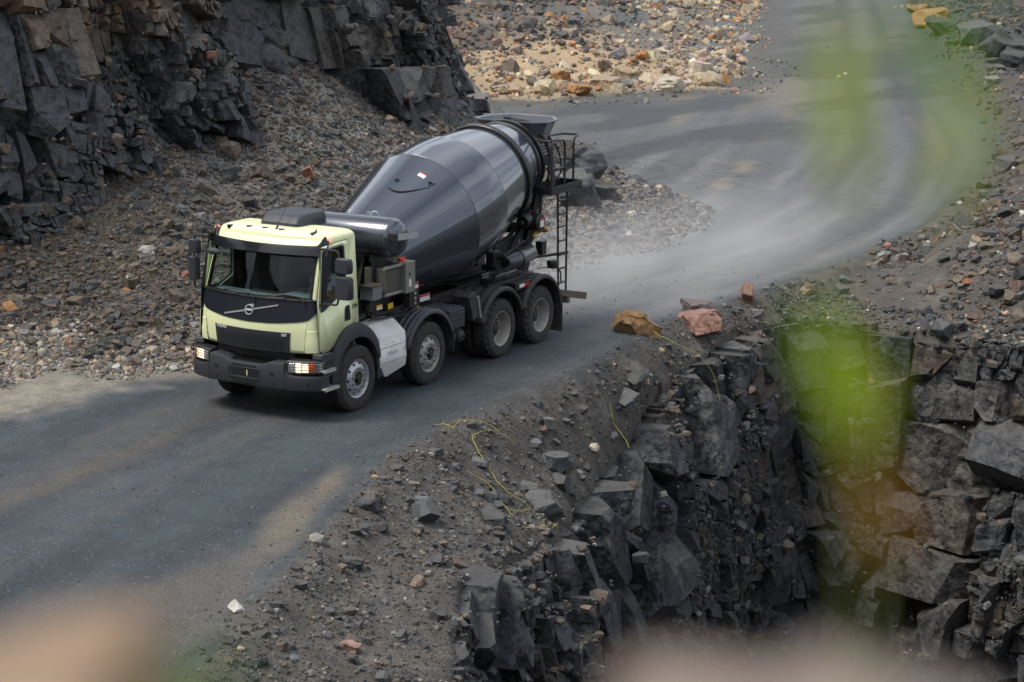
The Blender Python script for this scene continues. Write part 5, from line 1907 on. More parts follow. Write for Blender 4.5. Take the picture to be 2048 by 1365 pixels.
def headlight(s):
    h = empty('headlight', (0, 0, 0), 0, truck)
    ysn = [.725, .80, .88, .96, 1.04, 1.12, 1.17, 1.205, 1.222, 1.228]
    def hx_(y, o): return bump_x(min(y, 1.24)) - .035 + o - .012 * max(0, (y - 1.1)) * 8
    hs = MB()
    hs.sheet([[Vector((hx_(y, -.03 if z in (.75, .965) else 0), s * y, z)) for y in ysn] for z in (.75, .765, .945, .965)], [[Vector((hx_(y, -.22), s * y * .98, z)) for y in ysn] for z in (.75, .765, .945, .965)])
    hs.build('lamp_housing', P_BLACK, h, bevel=.008)
    def lens(y0, y1, z0, z1, name, mat, o=.008):
        n = 6
        yy = [y0 + (y1 - y0) * i / n for i in range(n + 1)]
        MB().sheet([[Vector((hx_(y, o), s * y, z)) for y in yy] for z in (z0, z1)], [[Vector((hx_(y, -.01), s * y, z)) for y in yy] for z in (z0, z1)]).build(name, mat, h, bevel=.006)
    lens(.755, .855, .795, .93, 'reflector', P_LAMP)
    lens(.868, .955, .785, .935, 'lit_lamp', P_LIT)
    lens(.965, 1.052, .79, .93, 'lit_lamp', P_LIT)
    lens(1.065, 1.135, .80, .93, 'indicator', P_AMBER)
    lens(1.140, 1.205, .80, .93, 'side_reflector', P_LAMP)
    gd = MB()
    for z in (.80, .84, .88, .92):
        gd.tube([Vector((hx_(y, .035), s * y, z)) for y in ysn] + [Vector((hx_(1.228, -.08), s * 1.24, z))], .0055, 6)
    for y in (.76, .98, 1.17):
        gd.tube([Vector((hx_(y, .0), s * y, .765)), Vector((hx_(y, .037), s * y, .78)), Vector((hx_(y, .037), s * y, .94)), Vector((hx_(y, 0), s * y, .955))], .0055, 6)
    gd.build('lamp_guard', P_BLACK, h)
headlight(1)
headlight(-1)

# ------------------------------------------------------------------ front wheel arches and steps
def flare(s):
    f = MB()
    prof = []
    # outer lip follows the arch: from the bumper's end, up over the wheel, down behind it
    arch = []
    for a in np.linspace(212, -24, 26):
        arch.append((.66 * math.cos(rad(a)) * 1.0, .512 + .66 * math.sin(rad(a))))
    arch = [(-x, z) for x, z in arch]       # runs front -> back
    front = [(.52, .60)]
    inner = [(.56 * math.cos(rad(a)), .56 + .60 * math.sin(rad(a))) for a in np.linspace(-2, 164, 22)]
    outer = []
    for i, a in enumerate(np.linspace(-2, 164, 22)):
        t = i / 21
        r = float(np.interp(t, [0, .12, .3, .45, .6, .8, 1], [.66, .72, .76, .80, .80, .74, .66]))
        outer.append((r * math.cos(rad(a)) + .0, .56 + r * 1.02 * math.sin(rad(a))))
    yo = 1.225
    rows = []
    for (xi, zi), (xo, zo) in zip(inner, outer):
        mx, mz = xi * .55 + xo * .45, zi * .55 + zo * .45
        rows.append([Vector((xi, s * .86, zi + .02)), Vector((xi, s * (yo - .02), zi)), Vector((xi * .96 + xo * .04, s * (yo + .004), zi * .96 + zo * .04)), Vector((mx, s * (yo + .006), mz)), Vector((xo * .93 + xi * .07, s * (yo - .012), zo * .93 + zi * .07)), Vector((xo, s * (yo - .06), zo)), Vector((xo - .02, s * (1.08), zo - .0))])
    f.grid(rows)
    f.build('wheel_arch', P_CHAR, truck, ang=50, solid=.02)
    g2 = MB()
    g2.plate_y([(.56, .60), (.95, .98), (.93, 1.06), (.70, 1.06), (.50, 1.0), (.54, .80)], s * 1.03, s * 1.205)
    g2.build('arch_panel', P_CHAR, truck, bevel=.02)
    for x0, x1, z, yy in ((.98, .66, .80, 1.27), (.98, .60, .525, 1.29)):
        t = MB()
        t.bx(x0 - .02, x1, s * 1.06, s * yy, z, z + .018)
        t.bx(x0 - .02, x1, s * (yy - .012), s * yy, z - .02, z + .024)
        for k in range(7):
            t.bx(x0 - .04 - k * .042, x0 - .055 - k * .042, s * 1.08, s * (yy - .015), z + .018, z + .027)
        t.bx(x0 - .1, x0 - .14, s * 1.08, s * 1.14, .5, z)
        t.build('cab_step', P_ALU, truck)
flare(1)
flare(-1)
MB().plate_y([(-.47, .95), (-.56, .93), (-.62, .62), (-.62, .40), (-.56, .40), (-.55, .62)], .92, 1.20).build('front_mudflap', P_DUSTY, truck, bevel=.006)

# ------------------------------------------------------------------ side fittings, left
sh = MB()
sh.plate_y([(-.60, 1.02), (-1.33, 1.02), (-1.37, .62), (-1.33, .47), (-1.22, .45), (-.78, .38), (-.73, .40), (-.66, .53), (-.61, .56)], .70, 1.20)
for a, b in (((-.60, 1.02), (-1.33, 1.02)),):
    sh.add([(-.60, 1.20, 1.02), (-1.33, 1.20, 1.02), (-1.33, .98, 1.205), (-.60, .98, 1.205), (-.60, .70, 1.205), (-1.33, .70, 1.205), (-.60, .70, 1.02), (-1.33, .70, 1.02)],
           [(0, 1, 2, 3), (3, 2, 5, 4), (0, 3, 4, 6), (1, 7, 5, 2)])
sh_o = sh.build('side_shield', P_ALU, truck, bevel=.014, ang=25)
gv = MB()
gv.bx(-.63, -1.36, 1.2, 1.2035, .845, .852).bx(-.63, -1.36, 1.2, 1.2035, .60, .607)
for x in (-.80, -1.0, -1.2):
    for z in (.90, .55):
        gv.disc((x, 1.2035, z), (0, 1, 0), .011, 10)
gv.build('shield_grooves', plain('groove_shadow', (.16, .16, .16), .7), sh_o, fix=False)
text_mesh('embossed_lettering', 'VOLVO', .085, P_ALU, sh_o, (-.98, 1.2, .735), (-1, 0, 0), (0, 0, 1), extrude=.004, bold=.001, spacing=1.1)
ex = MB()
ex.lathe([(.045, -.25), (.045, .03), (.055, .032), (.055, .05), (.042, .05), (.042, -.1)], (-.78, 1.05, .455), (0, 1, 0), 18)
ex.build('exhaust_pipe', P_RIMD, truck)

def mudguard(cx, a0, a1, front_drop=0.0, rear_flap=0.0, name='mudguard', both=True, wide=.36):
    for s in ((1, -1) if both else (1,)):
        r = .715
        y0, y1 = s * (1.255 - (wide if cx > -3 else .66)), s * 1.255
        rows_o, rows_i = [], []
        n = 30
        for i in range(n + 1):
            a = rad(a0 + (a1 - a0) * i / n)
            c, q = math.cos(a), math.sin(a)
            prof = []
            m_ = 14
            for j in range(m_ + 1):
                t = j / m_
                bump = .022 if (j % 4 in (1, 2)) and 0 < j < m_ else 0
                rr_ = r + bump
                if j == m_: rr_ = r - .012
                prof.append((y0 + (y1 - y0) * t, rr_))
            prof.append((y1, r - .05))
            rows_o.append([Vector((cx + c * R_, yy, .512 + q * R_)) for yy, R_ in prof])
            rows_i.append([Vector((cx + c * (R_ - .012), yy - (s * .012 if k_ == len(prof) - 1 else 0), .512 + q * (R_ - .012))) for k_, (yy, R_) in enumerate(prof)])
        mb = MB().sheet(rows_o, rows_i)
        o = mb.build(name, P_DUSTY if cx < -3 else P_CHAR, truck, ang=40)
        if rear_flap:
            a = rad(a1)
            x = cx + math.cos(a) * r
            z = .512 + math.sin(a) * r
            MB().bx(x + .012, x - .008, y0, y1, z - rear_flap, z + .03).build('mudflap', P_DUSTY, o, bevel=.004)
        if front_drop:
            a = rad(a0)
            x = cx + math.cos(a) * r
            z = .512 + math.sin(a) * r
            MB().bx(x + .02, x - .02, y0, y1, z - front_drop, z + .02).build('guard_lip', P_RAILB if cx < -3 else P_CHAR, o, bevel=.004)
mudguard(AX[1], 22, 158, .06, .34)
mudguard(AX[2], 22, 160, .05, 0)
mudguard(AX[3], 24, 172, .05, .52)
# battery box and air tanks between the second and third axle
bb_ = MB()
bb_.bx(-2.66, -3.13, .62, 1.20, .77, 1.10)
for k in range(6):
    bb_.bx(-2.665, -3.125, .66 + k * .09, .70 + k * .09, 1.10, 1.125)
bb_.build('battery_box', P_CHAR, truck, bevel=.015)
rb = MB()
for z in (.85, .93, 1.01):
    rb.bx(-2.68, -3.11, 1.20, 1.212, z, z + .02)
rb.build('battery_box_ribs', P_CHAR, truck, bevel=.004)
for x, y in ((-3.05, 1.02), (-3.28, 1.05)):
    t = MB()
    t.lathe([(.001, .0), (.07, -.008), (.105, -.035), (.122, -.08), (.125, -.12), (.125, -.62), (.08, -.68), (.001, -.70)], (x, y + .02, .56), (0, 1, 0), 24)
    t.cyl((x, y + .015, .56), (x, y + .05, .56), .018, 8)
    t.bx(x + .02, x - .02, y - .1, y - .13, .68, .80)
    t.build('air_tank', P_CHAR if x > -3.2 else P_DUSTY, truck)
# tool box in front of the third wheel's guard
tb = MB()
tb.box((-3.42, 1.04, 1.06), (.22, .34, .46), (0, .35, 0))
tb.build('tool_box', P_DUSTY, truck, bevel=.015)
MB().box((-3.56, 1.05, 1.02), (.06, .36, .40), (0, .25, 0)).build('tool_box_bracket', P_GALV, truck, bevel=.006)
MB().beam((-2.9, .47, 1.12), (-3.4, .95, 1.16), .06, .07).bx(-3.3, -3.38, .46, .98, 1.05, 1.12).beam((-3.55, .5, 1.05), (-3.8, .9, 1.2), .05, .06).build('guard_bracket', P_BLACK, truck, bevel=.006)

# left side rail with reflective tape
rt = MB().bx(-4.85, -5.46, .96, 1.17, 1.07, 1.20)
rail = rt.build('side_rail', P_BLACK, truck, bevel=.008)
def tape(parent, x0, x1, y, z0, z1, ax='y'):
    MB().bx(x0, (x0 + x1) / 2, y, y + .003, z0, z1).build('white_reflector', P_WHITE, parent)
    MB().bx((x0 + x1) / 2, x1, y, y + .003, z0, z1).build('red_reflector', P_RED, parent)
tape(rail, -4.98, -5.32, 1.171, 1.11, 1.17)
r2 = MB().bx(-2.55, -3.35, .49, .53, 1.06, 1.17).build('frame_plate', P_BLACK, truck, bevel=.006)
tape(r2, -2.93, -3.24, .531, 1.09, 1.15)
r3 = MB().bx(-.95, -1.50, .49, .52, 1.10, 1.22).build('frame_plate', P_BLACK, truck, bevel=.006)
tape(r3, -1.16, -1.46, .521, 1.13, 1.19)
s1 = MB().box((-2.86, .58, 1.235), (.30, .01, .11), (0, .0, 0)).build('warning_sign', P_WHITE, truck)
MB().box((-2.86, .587, 1.272), (.30, .006, .034)).build('red_header', P_RED, s1)

# cooler, control panel, pumps behind the cab
ck = MB()
ck.bx(-1.14, -1.58, .55, .97, 1.62, 2.01)
ck.build('oil_cooler', plain('cooler_core', (.07, .072, .06), .7, var=.4, scale=14), truck, bevel=.012)
ck = MB()
for z in (1.60, 2.03):
    ck.cyl((-1.05, .99, z), (-1.60, .99, z), .028, 10)
ck.build('cooler_pipes', P_GALV, truck)
cb = MB().bx(-1.56, -1.84, .70, 1.06, 1.56, 2.06).build('control_box', P_GALV, truck, bevel=.008)
MB().lathe([(.085, 0), (.07, .03), (.02, .035), (.001, .036)], (-1.68, .9, 2.06), (0, 0, 1), 12).bx(-1.60, -1.76, .87, .93, 2.09, 2.115).build('filler_cap', P_CAP, cb, bevel=.005)
MB().disc((-1.68, 1.061, 1.86), (0, 1, 0), .028, 14).build('gauge', P_BLACK, cb, fix=False)
MB().bx(-1.66, -1.72, 1.06, 1.063, 1.66, 1.78).build('label_plate', P_WHITE, cb)
lp = MB().bx(-1.70, -1.98, .92, 1.04, 1.30, 1.70).build('switch_panel', P_BLACK, truck, bevel=.008)
MB().bx(-1.80, -1.95, 1.04, 1.043, 1.60, 1.69).build('warning_label', P_WHITE, lp)
MB().bx(-1.80, -1.95, 1.043, 1.0445, 1.655, 1.69).build('red_header', P_RED, lp)
gl = MB()
for z in (1.36, 1.44, 1.52):
    gl.disc((-1.87, 1.042, z), (0, 1, 0), .026, 14)
gl.build('round_gauges', P_LAMP, lp, fix=False)
jb = MB().bx(-.78, -1.04, .72, .96, 1.56, 1.78).build('junction_box', plain('grey_box', (.17, .18, .2), .5, var=.3), truck, bevel=.01)
MB().bx(-.72, -1.06, .70, .98, 1.78, 1.80).build('box_lid', P_DUSTY, jb, bevel=.004)
MB().plate_y([(-.85, 1.56), (-1.05, 1.56), (-1.2, 1.36), (-.80, 1.36)], .78, .86).build('pump_bracket', P_BLACK, truck, bevel=.01)
ys_l = MB().bx(-1.02, -1.18, .862, .866, 1.365, 1.44).build('caution_label', P_YEL, truck)
MB().bx(-1.02, -1.18, .866, .868, 1.365, 1.40).build('caution_text_area', P_WHITE, ys_l)
y2 = MB().box((-1.42, .86, 1.37), (.14, .01, .09), (0, .1, 0)).build('caution_label', P_YEL, truck)
eng = MB()
eng.bx(-.25, -1.3, -.6, .55, 1.1, 1.5)
eng.cyl((-.45, .5, 1.75), (-.45, -.4, 1.75), .20, 18).cyl((-.75, .70, 1.42), (-.75, .2, 1.42), .13, 14)
eng.bx(-.3, -.9, .2, .75, 1.25, 1.34)
eng.tube([(-.35, .62, 1.35), (-.42, .72, 1.75), (-.62, .74, 2.05), (-.9, .5, 2.15)], .05, 8, round_=.2)
eng.tube([(-1.0, .72, 1.28), (-1.3, .80, 1.26), (-1.75, .9, 1.30), (-2.0, .7, 1.2)], .022, 6, round_=.1)
eng.tube([(-.8, .85, 1.24), (-1.2, .92, 1.22), (-1.9, .95, 1.18)], .016, 6)
eng.build('pump_and_pipes', P_FRAME, truck, bevel=.008)
hs_ = MB().tube([(-1.9, 1.0, 1.34), (-1.98, 1.02, 1.28), (-2.02, 1.0, 1.19)], .012, 6, round_=.03).build('yellow_hose', P_YEL, truck)
# front pedestal that carries the drum drive
pd = MB()
pd.plate_y([(-.95, 1.10), (-1.95, 1.10), (-1.72, 1.85), (-1.55, 2.15), (-1.25, 2.15), (-1.1, 1.7)], -.52, -.46)
pd.plate_y([(-.95, 1.10), (-1.95, 1.10), (-1.72, 1.85), (-1.55, 2.15), (-1.25, 2.15), (-1.1, 1.7)], .42, .48)
pd.bx(-1.2, -1.6, -.5, .45, 1.5, 1.9)
pd.build('front_pedestal', P_BLACK, truck, bevel=.01)

# ------------------------------------------------------------------ water tank across the frame
wt_ = MB()
WX, WZ, WR = -1.28, 2.50, .315
prof = [(.001, 1.20), (.10, 1.195), (.19, 1.17), (.26, 1.125), (.30, 1.07), (WR, 1.0), (WR, -1.0), (.30, -1.07), (.26, -1.125), (.19, -1.17), (.10, -1.195), (.001, -1.2)]
wt_.lathe(prof, (WX, 0, WZ), (0, 1, 0), 48)
wtank = wt_.build('water_tank', plain('tank_paint', (.065, .075, .095), .27, metal=.6, coat=.8, coatr=.1, var=.05), truck, ang=45)
MB().lathe([(WR + .0, .985), (WR + .006, .988), (WR + .006, .998), (WR, 1.001)], (WX, 0, WZ), (0, 1, 0), 48).build('weld_band', P_DRUM, wtank)
br = MB().plate_y([(-1.02, 2.61), (-1.02, 2.50), (-1.70, 2.455), (-1.70, 2.57)], 1.19, 1.20)
br.box((-1.02, 1.10, 2.555), (.02, .2, .11)).build('plate_bracket', P_BLACK, wtank)
MB().plate_y([(-1.12, 2.597), (-1.12, 2.497), (-1.69, 2.46), (-1.69, 2.565)], 1.202, 1.210).build('reflective_plate', plain('pale_plate', (.42, .46, .47), .35, metal=.2), wtank)
MB().tube([(-1.36, .12, 2.80), (-1.38, .12, 2.86), (-1.42, .14, 2.85)], .008, 6, round_=.03).cyl((-1.35, .5, 2.80), (-1.35, .5, 2.86), .025, 10).tube([(-1.40, .5, 2.80), (-1.42, .53, 2.86), (-1.47, .58, 2.85), (-1.50, .60, 2.76)], .012, 8, round_=.03).build('tank_fittings', P_CHROME, wtank)
for y in (-.75, .75):
    sd = MB()
    sd.lathe([(WR + .004, y - .03), (WR + .004, y + .03)], (WX, 0, WZ), (0, 1, 0), 32, (95, 265))
    sd.plate_y([(WX + .18, WZ - .25), (WX - .2, WZ - .25), (WX - .28, 1.10), (WX + .28, 1.10)], y - .02, y + .02)
    sd.build('tank_cradle', P_BLACK, wtank)

# ------------------------------------------------------------------ the drum
DB = .240
D_AX = Vector((-math.cos(DB), 0, math.sin(DB)))
D_O = Vector((-1.6, 0, 1.898))
E_Y = Vector((0, 1, 0))
E_U = Vector((math.sin(DB), 0, math.cos(DB)))
dprof = [(.02, -.30), (.25, -.285), (.45, -.22), (.60, -.13), (.68, -.05), (.715, 0), (.72, .04), (1.155, 2.00), (1.175, 2.078), (1.172, 2.12), (1.137, 3.06), (1.128, 3.10), (.885, 4.30), (.80, 4.65), (.70, 5.05), (.68, 5.12)]
def drum_r(t):
    return float(np.interp(t, [p[1] for p in dprof], [p[0] for p in dprof]))
def drum_pt(t, phi, off=0.0):
    """phi: degrees round the drum from straight up towards the truck's left"""
    r = drum_r(t) + off
    return D_O + D_AX * t + (E_U * math.cos(rad(phi)) + E_Y * math.sin(rad(phi))) * r
dm = MB()
fine = []
for (r0, t0), (r1, t1) in zip(dprof[:-1], dprof[1:]):
    n = max(1, int((t1 - t0) / .35))
    fine += [(r0 + (r1 - r0) * k / n, t0 + (t1 - t0) * k / n) for k in range(n)]
fine.append(dprof[-1])
dm.lathe(fine, D_O, D_AX, 96, ref=E_U)
drum = dm.build('drum', P_DRUM, truck, ang=12)
sm = MB()
for t in (2.078, 3.08):
    r = drum_r(t)
    sm.lathe([(r - .004, t - .012), (r + .003, t - .004), (r + .003, t + .004), (r - .004, t + .012)], D_O, D_AX, 96)
sm.build('weld_seams', plain('weld_bead', (.035, .04, .05), .35, coat=.5), drum)
rg = MB()
rg.lathe([(.86, 4.20), (.945, 4.20), (.955, 4.215), (.955, 4.30), (.945, 4.315), (.86, 4.32)], D_O, D_AX, 96)
rg.build('roller_track', P_BLACK, drum, ang=30)
rg = MB()
rg.lathe([(.70, 4.90), (.745, 4.90), (.76, 4.915), (.76, 4.97), (.745, 4.985), (.66, 5.0)], D_O, D_AX, 72)
rg.lathe([(.70, 5.10), (.74, 5.10), (.74, 5.16), (.55, 5.17)], D_O, D_AX, 72)
rg.build('mouth_ring', P_BLACK, drum, ang=30)
# hatch outline and bolts on the front cone
ht = MB()
pts = []
for k in range(15):
    u = k / 14
    phi = 8 + 30 * u
    t = 1.06 + .34 * u + .20 * math.sin(math.pi * u) * -1 + .1 * u
    pts.append(drum_pt(t + .05, phi, .004))
ht.tube(pts, [.006 + .012 * math.sin(math.pi * min(1, k / 14 + .1)) for k in range(15)], 6)
def drum_ring(t, phi, r, w, a0=0, a1=360):
    c = drum_pt(t, phi)
    n = (drum_pt(t, phi, .1) - c).normalized()
    b = (drum_pt(t + .1, phi) - c).normalized()
    a = n.cross(b)
    q = [c + n * .006 + (a * math.cos(rad(x)) + b * math.sin(rad(x))) * r for x in np.linspace(a0, a1, 15)]
    ht.tube(q, w, 5)
for t, phi in ((1.32, 10), (1.60, 36)):
    drum_ring(t, phi, .026, .007)
    drum_ring(t, phi, .052, .007, 20, 160)
drum_ring(1.66, 39.5, .03, .008, -60, 60)
ht.build('hatch_fittings', P_INT, drum)
sk = MB()
def decal(t0, t1, p0, p1, off):
    n = 5
    sk.sheet([[drum_pt(t0 + (t1 - t0) * j / 3, p0 + (p1 - p0) * i / n, off) for i in range(n + 1)] for j in range(4)], [[drum_pt(t0 + (t1 - t0) * j / 3, p0 + (p1 - p0) * i / n, -.002) for i in range(n + 1)] for j in range(4)])
decal(1.62, 1.72, 21, 28, .003)
dl = sk.build('warning_decal', P_WHITE, drum)
sk = MB()
decal(1.698, 1.72, 21, 28, .005)
sk.build('red_header', P_RED, dl)
# black ring round the drum's front head, standing in for the tank's dark reflection
ar = MB()
ar.lathe([(.70, -.06), (.775, -.06), (.79, -.05), (.79, .14), (.775, .15)], D_O, D_AX, 48, ref=E_U)
ar.build('tank_reflection_ring', P_BLACK, truck, ang=30)

# ------------------------------------------------------------------ rear frame, rollers, hopper, chutes
pd = MB()
for s in (1, -1):
    pd.plate_y([(-4.9, 1.10), (-6.45, 1.10), (-6.55, 1.35), (-6.62, 2.35), (-6.45, 2.40), (-6.20, 2.05), (-5.75, 1.85), (-5.3, 1.75), (-5.1, 1.35)], s * .44, s * .50)
    pd.beam((-6.2, s * .47, 1.15), (-6.55, s * .62, 2.55), .10, .12)
    pd.beam((-5.4, s * .48, 1.2), (-6.35, s * .58, 2.25), .09, .10)
pd.bx(-6.35, -6.5, -.5, .5, 1.8, 2.0)
pd.build('rear_pedestal', P_BLACK, truck, bevel=.01)
for s in (1, -1):
    c = D_O + D_AX * 4.255 + (E_U * math.cos(rad(138)) + E_Y * s * math.sin(rad(138))) * 1.08
    rl = MB()
    rl.cyl(c - D_AX * .09, c + D_AX * .09, .125, 24)
    rl.cyl(c - D_AX * .18, c + D_AX * .18, .05, 12)
    rl.build('drum_roller', P_BLACK, truck, bevel=.01)
cv = MB()
c = Vector((-6.18, .80, 2.08))
cv.lathe([(.15, -.18), (.16, -.16), (.16, .10), (.14, .12), (.001, .13)], c, (0, 1, 0), 24, (0, 360))
cvo = cv.build('roller_cover', P_BLACK, truck, ang=35)
MB().bx(-6.11, -6.25, .931, .935, 2.0, 2.16).build('warning_label', P_WHITE, cvo)
MB().bx(-6.11, -6.25, .935, .937, 2.12, 2.16).build('red_header', P_RED, cvo)
l2 = MB().box((-5.98, .505, 1.80), (.13, .01, .20), (0, .35, 0)).build('caution_label', P_WHITE, truck)
MB().box((-5.98, .512, 1.80), (.07, .006, .10), (0, .35, 0)).build('orange_mark', P_YEL, l2)

hp_ = MB()
top = [(-6.50, -.52), (-6.50, .52), (-6.66, .74), (-7.05, .70), (-7.42, .42), (-7.42, -.42), (-7.05, -.70), (-6.66, -.74)]
bot = [(-6.85, -.22), (-6.85, .22), (-6.90, .28), (-7.1, .28), (-7.15, .2), (-7.15, -.2), (-7.1, -.28), (-6.90, -.28)]
def hz(x): return 3.785 - (x + 6.5) * .03
lip = [Vector((x * 1.0 + (.03 if x > -7 else -.03), y * 1.05, hz(x) + .005)) for x, y in top]
t3 = [Vector((x, y, hz(x))) for x, y in top]
b3 = [Vector((x, y, 2.98)) for x, y in bot]
ti = [Vector((-7.0 + (x + 7.0) * .97, y * .965, hz(x))) for x, y in top]
bi = [Vector((x, y * .93, 2.99)) for x, y in bot]
hp_.grid([b3, t3, lip, [p + Vector((0, 0, .025)) for p in lip], [p + Vector((0, 0, .02)) for p in ti], bi], close_u=True)
hp_.build('hopper', plain('hopper_grey', (.10, .115, .14), .45, coat=.3, var=.25, scale=6), truck, bevel=.006)
hk = MB()
hk.tube([(-6.62, -.35, 3.62), (-6.60, -.15, 3.80), (-6.60, .2, 3.83), (-6.68, .45, 3.74), (-6.75, .66, 3.50), (-6.78, .80, 3.1), (-6.70, .84, 2.6)], .045, 10, round_=.2)
hk.build('hopper_frame', P_BLACK, truck)
hk = MB()
hk.box((-6.52, .02, 3.80), (.22, .22, .04), (0, .1, 0))
for y in (-.06, -.02, .02, .06):
    hk.cyl((-6.50, y, 3.82), (-6.50, y, 3.88), .014, 8)
hk.build('hopper_latch', P_BLACK, truck)
# collector chute under the hopper, with its ribbed back and levers
cc = MB()
cc.grid([[Vector((-6.75 - .35 * math.sin(rad(a)) - .4 * k, .30 * math.cos(rad(a)) * 1.4, 3.0 - .62 * k - .14 * math.sin(rad(a)))) for a in np.linspace(0, 180, 13)] for k in (0, .33, .66, 1)])
cc.build('collector_chute', P_DRUM, truck, solid=.02)
rbx = MB()
rbx.plate_y([(-6.64, 3.52), (-6.84, 3.57), (-7.22, 3.14), (-7.0, 2.98), (-6.72, 3.10)], .36, .58)
rb2 = rbx.build('valve_block', plain('valve_grey', (.05, .055, .065), .45, metal=.4), truck, bevel=.012)
rr2 = MB()
for k in range(6):
    t_ = k / 6
    rr2.beam((-6.66 - .06 * t_, .59, 3.50 - .36 * t_), (-6.86 - .33 * t_, .59, 3.54 - .36 * t_), .03, .022)
rr2.build('cooling_ribs', P_CHROME, rb2)
lv = MB()
lv.tube([(-6.8, .66, 2.95), (-7.0, .70, 3.05), (-7.15, .72, 3.04)], .022, 8, round_=.05).tube([(-6.75, .66, 2.7), (-6.9, .72, 2.95), (-7.1, .74, 2.9)], .018, 8, round_=.05)
lv.build('control_levers', P_FRAME, truck)
MB().box((-7.0, .70, 2.86), (.26, .012, .05), (0, -.3, 0)).build('white_tag', P_WHITE, truck)
MB().tube([(-6.98, .66, 3.16), (-6.96, .69, 3.06)], .018, 6).build('blue_valve', plain('blue_valve_paint', (.03, .12, .5), .4), truck)

P_CHUTE = plain('chute_paint', (.030, .034, .042), .32, coat=.4, var=.15, scale=6)
# spare chute sections slung above the rear wheels
def half_pipe(p0, p1, r, a0, a1, name, mat, rot=0):
    p0, p1 = Vector(p0), Vector(p1)
    d = (p1 - p0).normalized()
    up = Vector((0, 0, 1))
    e2 = d.cross(up).normalized()
    e1 = e2.cross(d)
    mb = MB()
    mb.grid([[p + (e1 * math.cos(rad(a)) + e2 * math.sin(rad(a))) * r for a in np.linspace(a0, a1, 17)] for p in (p0, p0.lerp(p1, .5), p1)])
    return mb.build(name, mat, truck, solid=.012, ang=40)
half_pipe((-4.72, 1.0, 1.53), (-5.62, 1.0, 1.62), .165, -150, 120, 'spare_chute', P_CHUTE)
half_pipe((-4.25, .98, 1.42), (-4.95, .98, 1.44), .15, 85, 275, 'spare_chute', P_CHUTE)
ch = MB()
ch.lathe([(.168, 0), (.178, 0), (.178, .03), (.168, .03)], (-5.15, 1.0, 1.573), Vector((-.9, 0, .09)), 28)
ch.beam((-5.17, 1.16, 1.62), (-5.17, 1.16, 1.20), .02, .03)
ch.beam((-4.72, 1.0, 1.70), (-5.35, 1.05, 1.88), .04, .04)
ch.bx(-4.2, -5.4, .80, 1.02, 1.20, 1.26).bx(-4.25, -4.45, .8, 1.0, 1.2, 1.36)
ch.plate_y([(-4.45, 1.25), (-4.75, 1.25), (-4.7, 1.42), (-4.5, 1.42)], .92, 1.0)
ch.build('chute_cradle', P_BLACK, truck, bevel=.006)
MB().tube([(-4.35, 1.02, 1.30), (-4.8, 1.02, 1.52), (-5.5, .86, 1.86)], .022, 8).build('chute_bar', P_BLACK, truck)
MB().bx(-4.62, -4.86, .70, .86, 1.5, 1.75).bx(-4.64, -4.84, .60, .9, 1.42, 1.52).build('rear_valve_box', P_BLACK, truck, bevel=.012)

# ladder with platform
ld = MB()
LX0, LX1, LY = -6.86, -7.15, .90
for x in (LX0, LX1):
    ld.tube([(x, LY, .52), (x + .0, LY, .92), (x + .02, LY, 1.15), (x + .06, LY, 2.55)] if x == LX0 else [(x, LY, .52), (x, LY, 2.55)], .020, 8)
for z in (.53, .86, 1.13, 1.38, 1.64, 1.90, 2.14, 2.38):
    ld.bx(LX0, LX1, LY - .02, LY + .02, z - .013, z + .013)
lad = ld.build('ladder', P_BLACK, truck)
pl = MB()
px0, px1, py0, py1, pz = -6.35, -7.58, .50, 1.02, 2.56
for a, b in (((px0, py1), (-6.78, py1)), ((-6.78, py1), (-7.60, py1 - .06)), ((-7.60, py1 - .06), (-7.60, py0)), ((-7.60, py0), (px0, py0)), ((px0, py0), (px0, py1))):
    pl.beam((a[0], a[1], pz + .06), (b[0], b[1], pz + .06), .012, .14)
for k in range(16):
    x = -6.42 - k * .075
    pl.bx(x, x - .014, py0, py1 - .03, pz + .0, pz + .022)
for y in (.58, .68, .78, .88):
    pl.bx(px0, px1, y, y + .012, pz - .004, pz + .018)
pl.build('platform', P_BLACK, truck)
rl = MB()
rl.tube([(-6.38, 1.0, 2.60), (-6.38, 1.0, 3.46), (-6.45, 1.0, 3.52), (-6.80, 1.0, 3.50), (-6.86, 1.0, 3.42), (-6.86, 1.0, 2.60)], .022, 8, round_=.08)
rl.tube([(-6.38, 1.0, 3.02), (-6.86, 1.0, 3.0)], .018, 8)
rl.tube([(-6.38, .98, 3.50), (-6.42, .60, 3.52), (-7.05, .55, 3.52), (-7.52, .58, 3.52), (-7.56, .92, 3.52), (-7.30, .96, 3.50), (-7.26, .96, 3.40), (-7.26, .96, 2.60)], .022, 8, round_=.08)
rl.tube([(-7.05, .56, 3.52), (-7.05, .56, 2.60)], .020, 8)
rl.tube([(-7.05, .56, 3.06), (-7.54, .60, 3.06), (-7.56, .92, 3.06), (-7.27, .96, 3.06)], .018, 8, round_=.06)
rl.build('platform_rail', P_BLACK, truck)
hb = MB()
hb.tube([(-6.95, .62, 3.52), (-7.12, .70, 3.30), (-7.24, .72, 3.05), (-7.20, .74, 2.84), (-7.0, .76, 2.76), (-6.8, .78, 2.84), (-6.72, .78, 3.0)], .017, 8, round_=.12)
hb.build('wash_hose', P_RUBBER, truck)
hv = MB()
hv.tube([(-6.42, .76, 2.56), (-6.42, .76, 2.25), (-6.27, .76, 1.95), (-6.08, .75, 1.72), (-5.93, .74, 1.55)], .036, 8, round_=.15)
hv.build('discharge_hose', P_RUBBER, truck)
hv = MB()
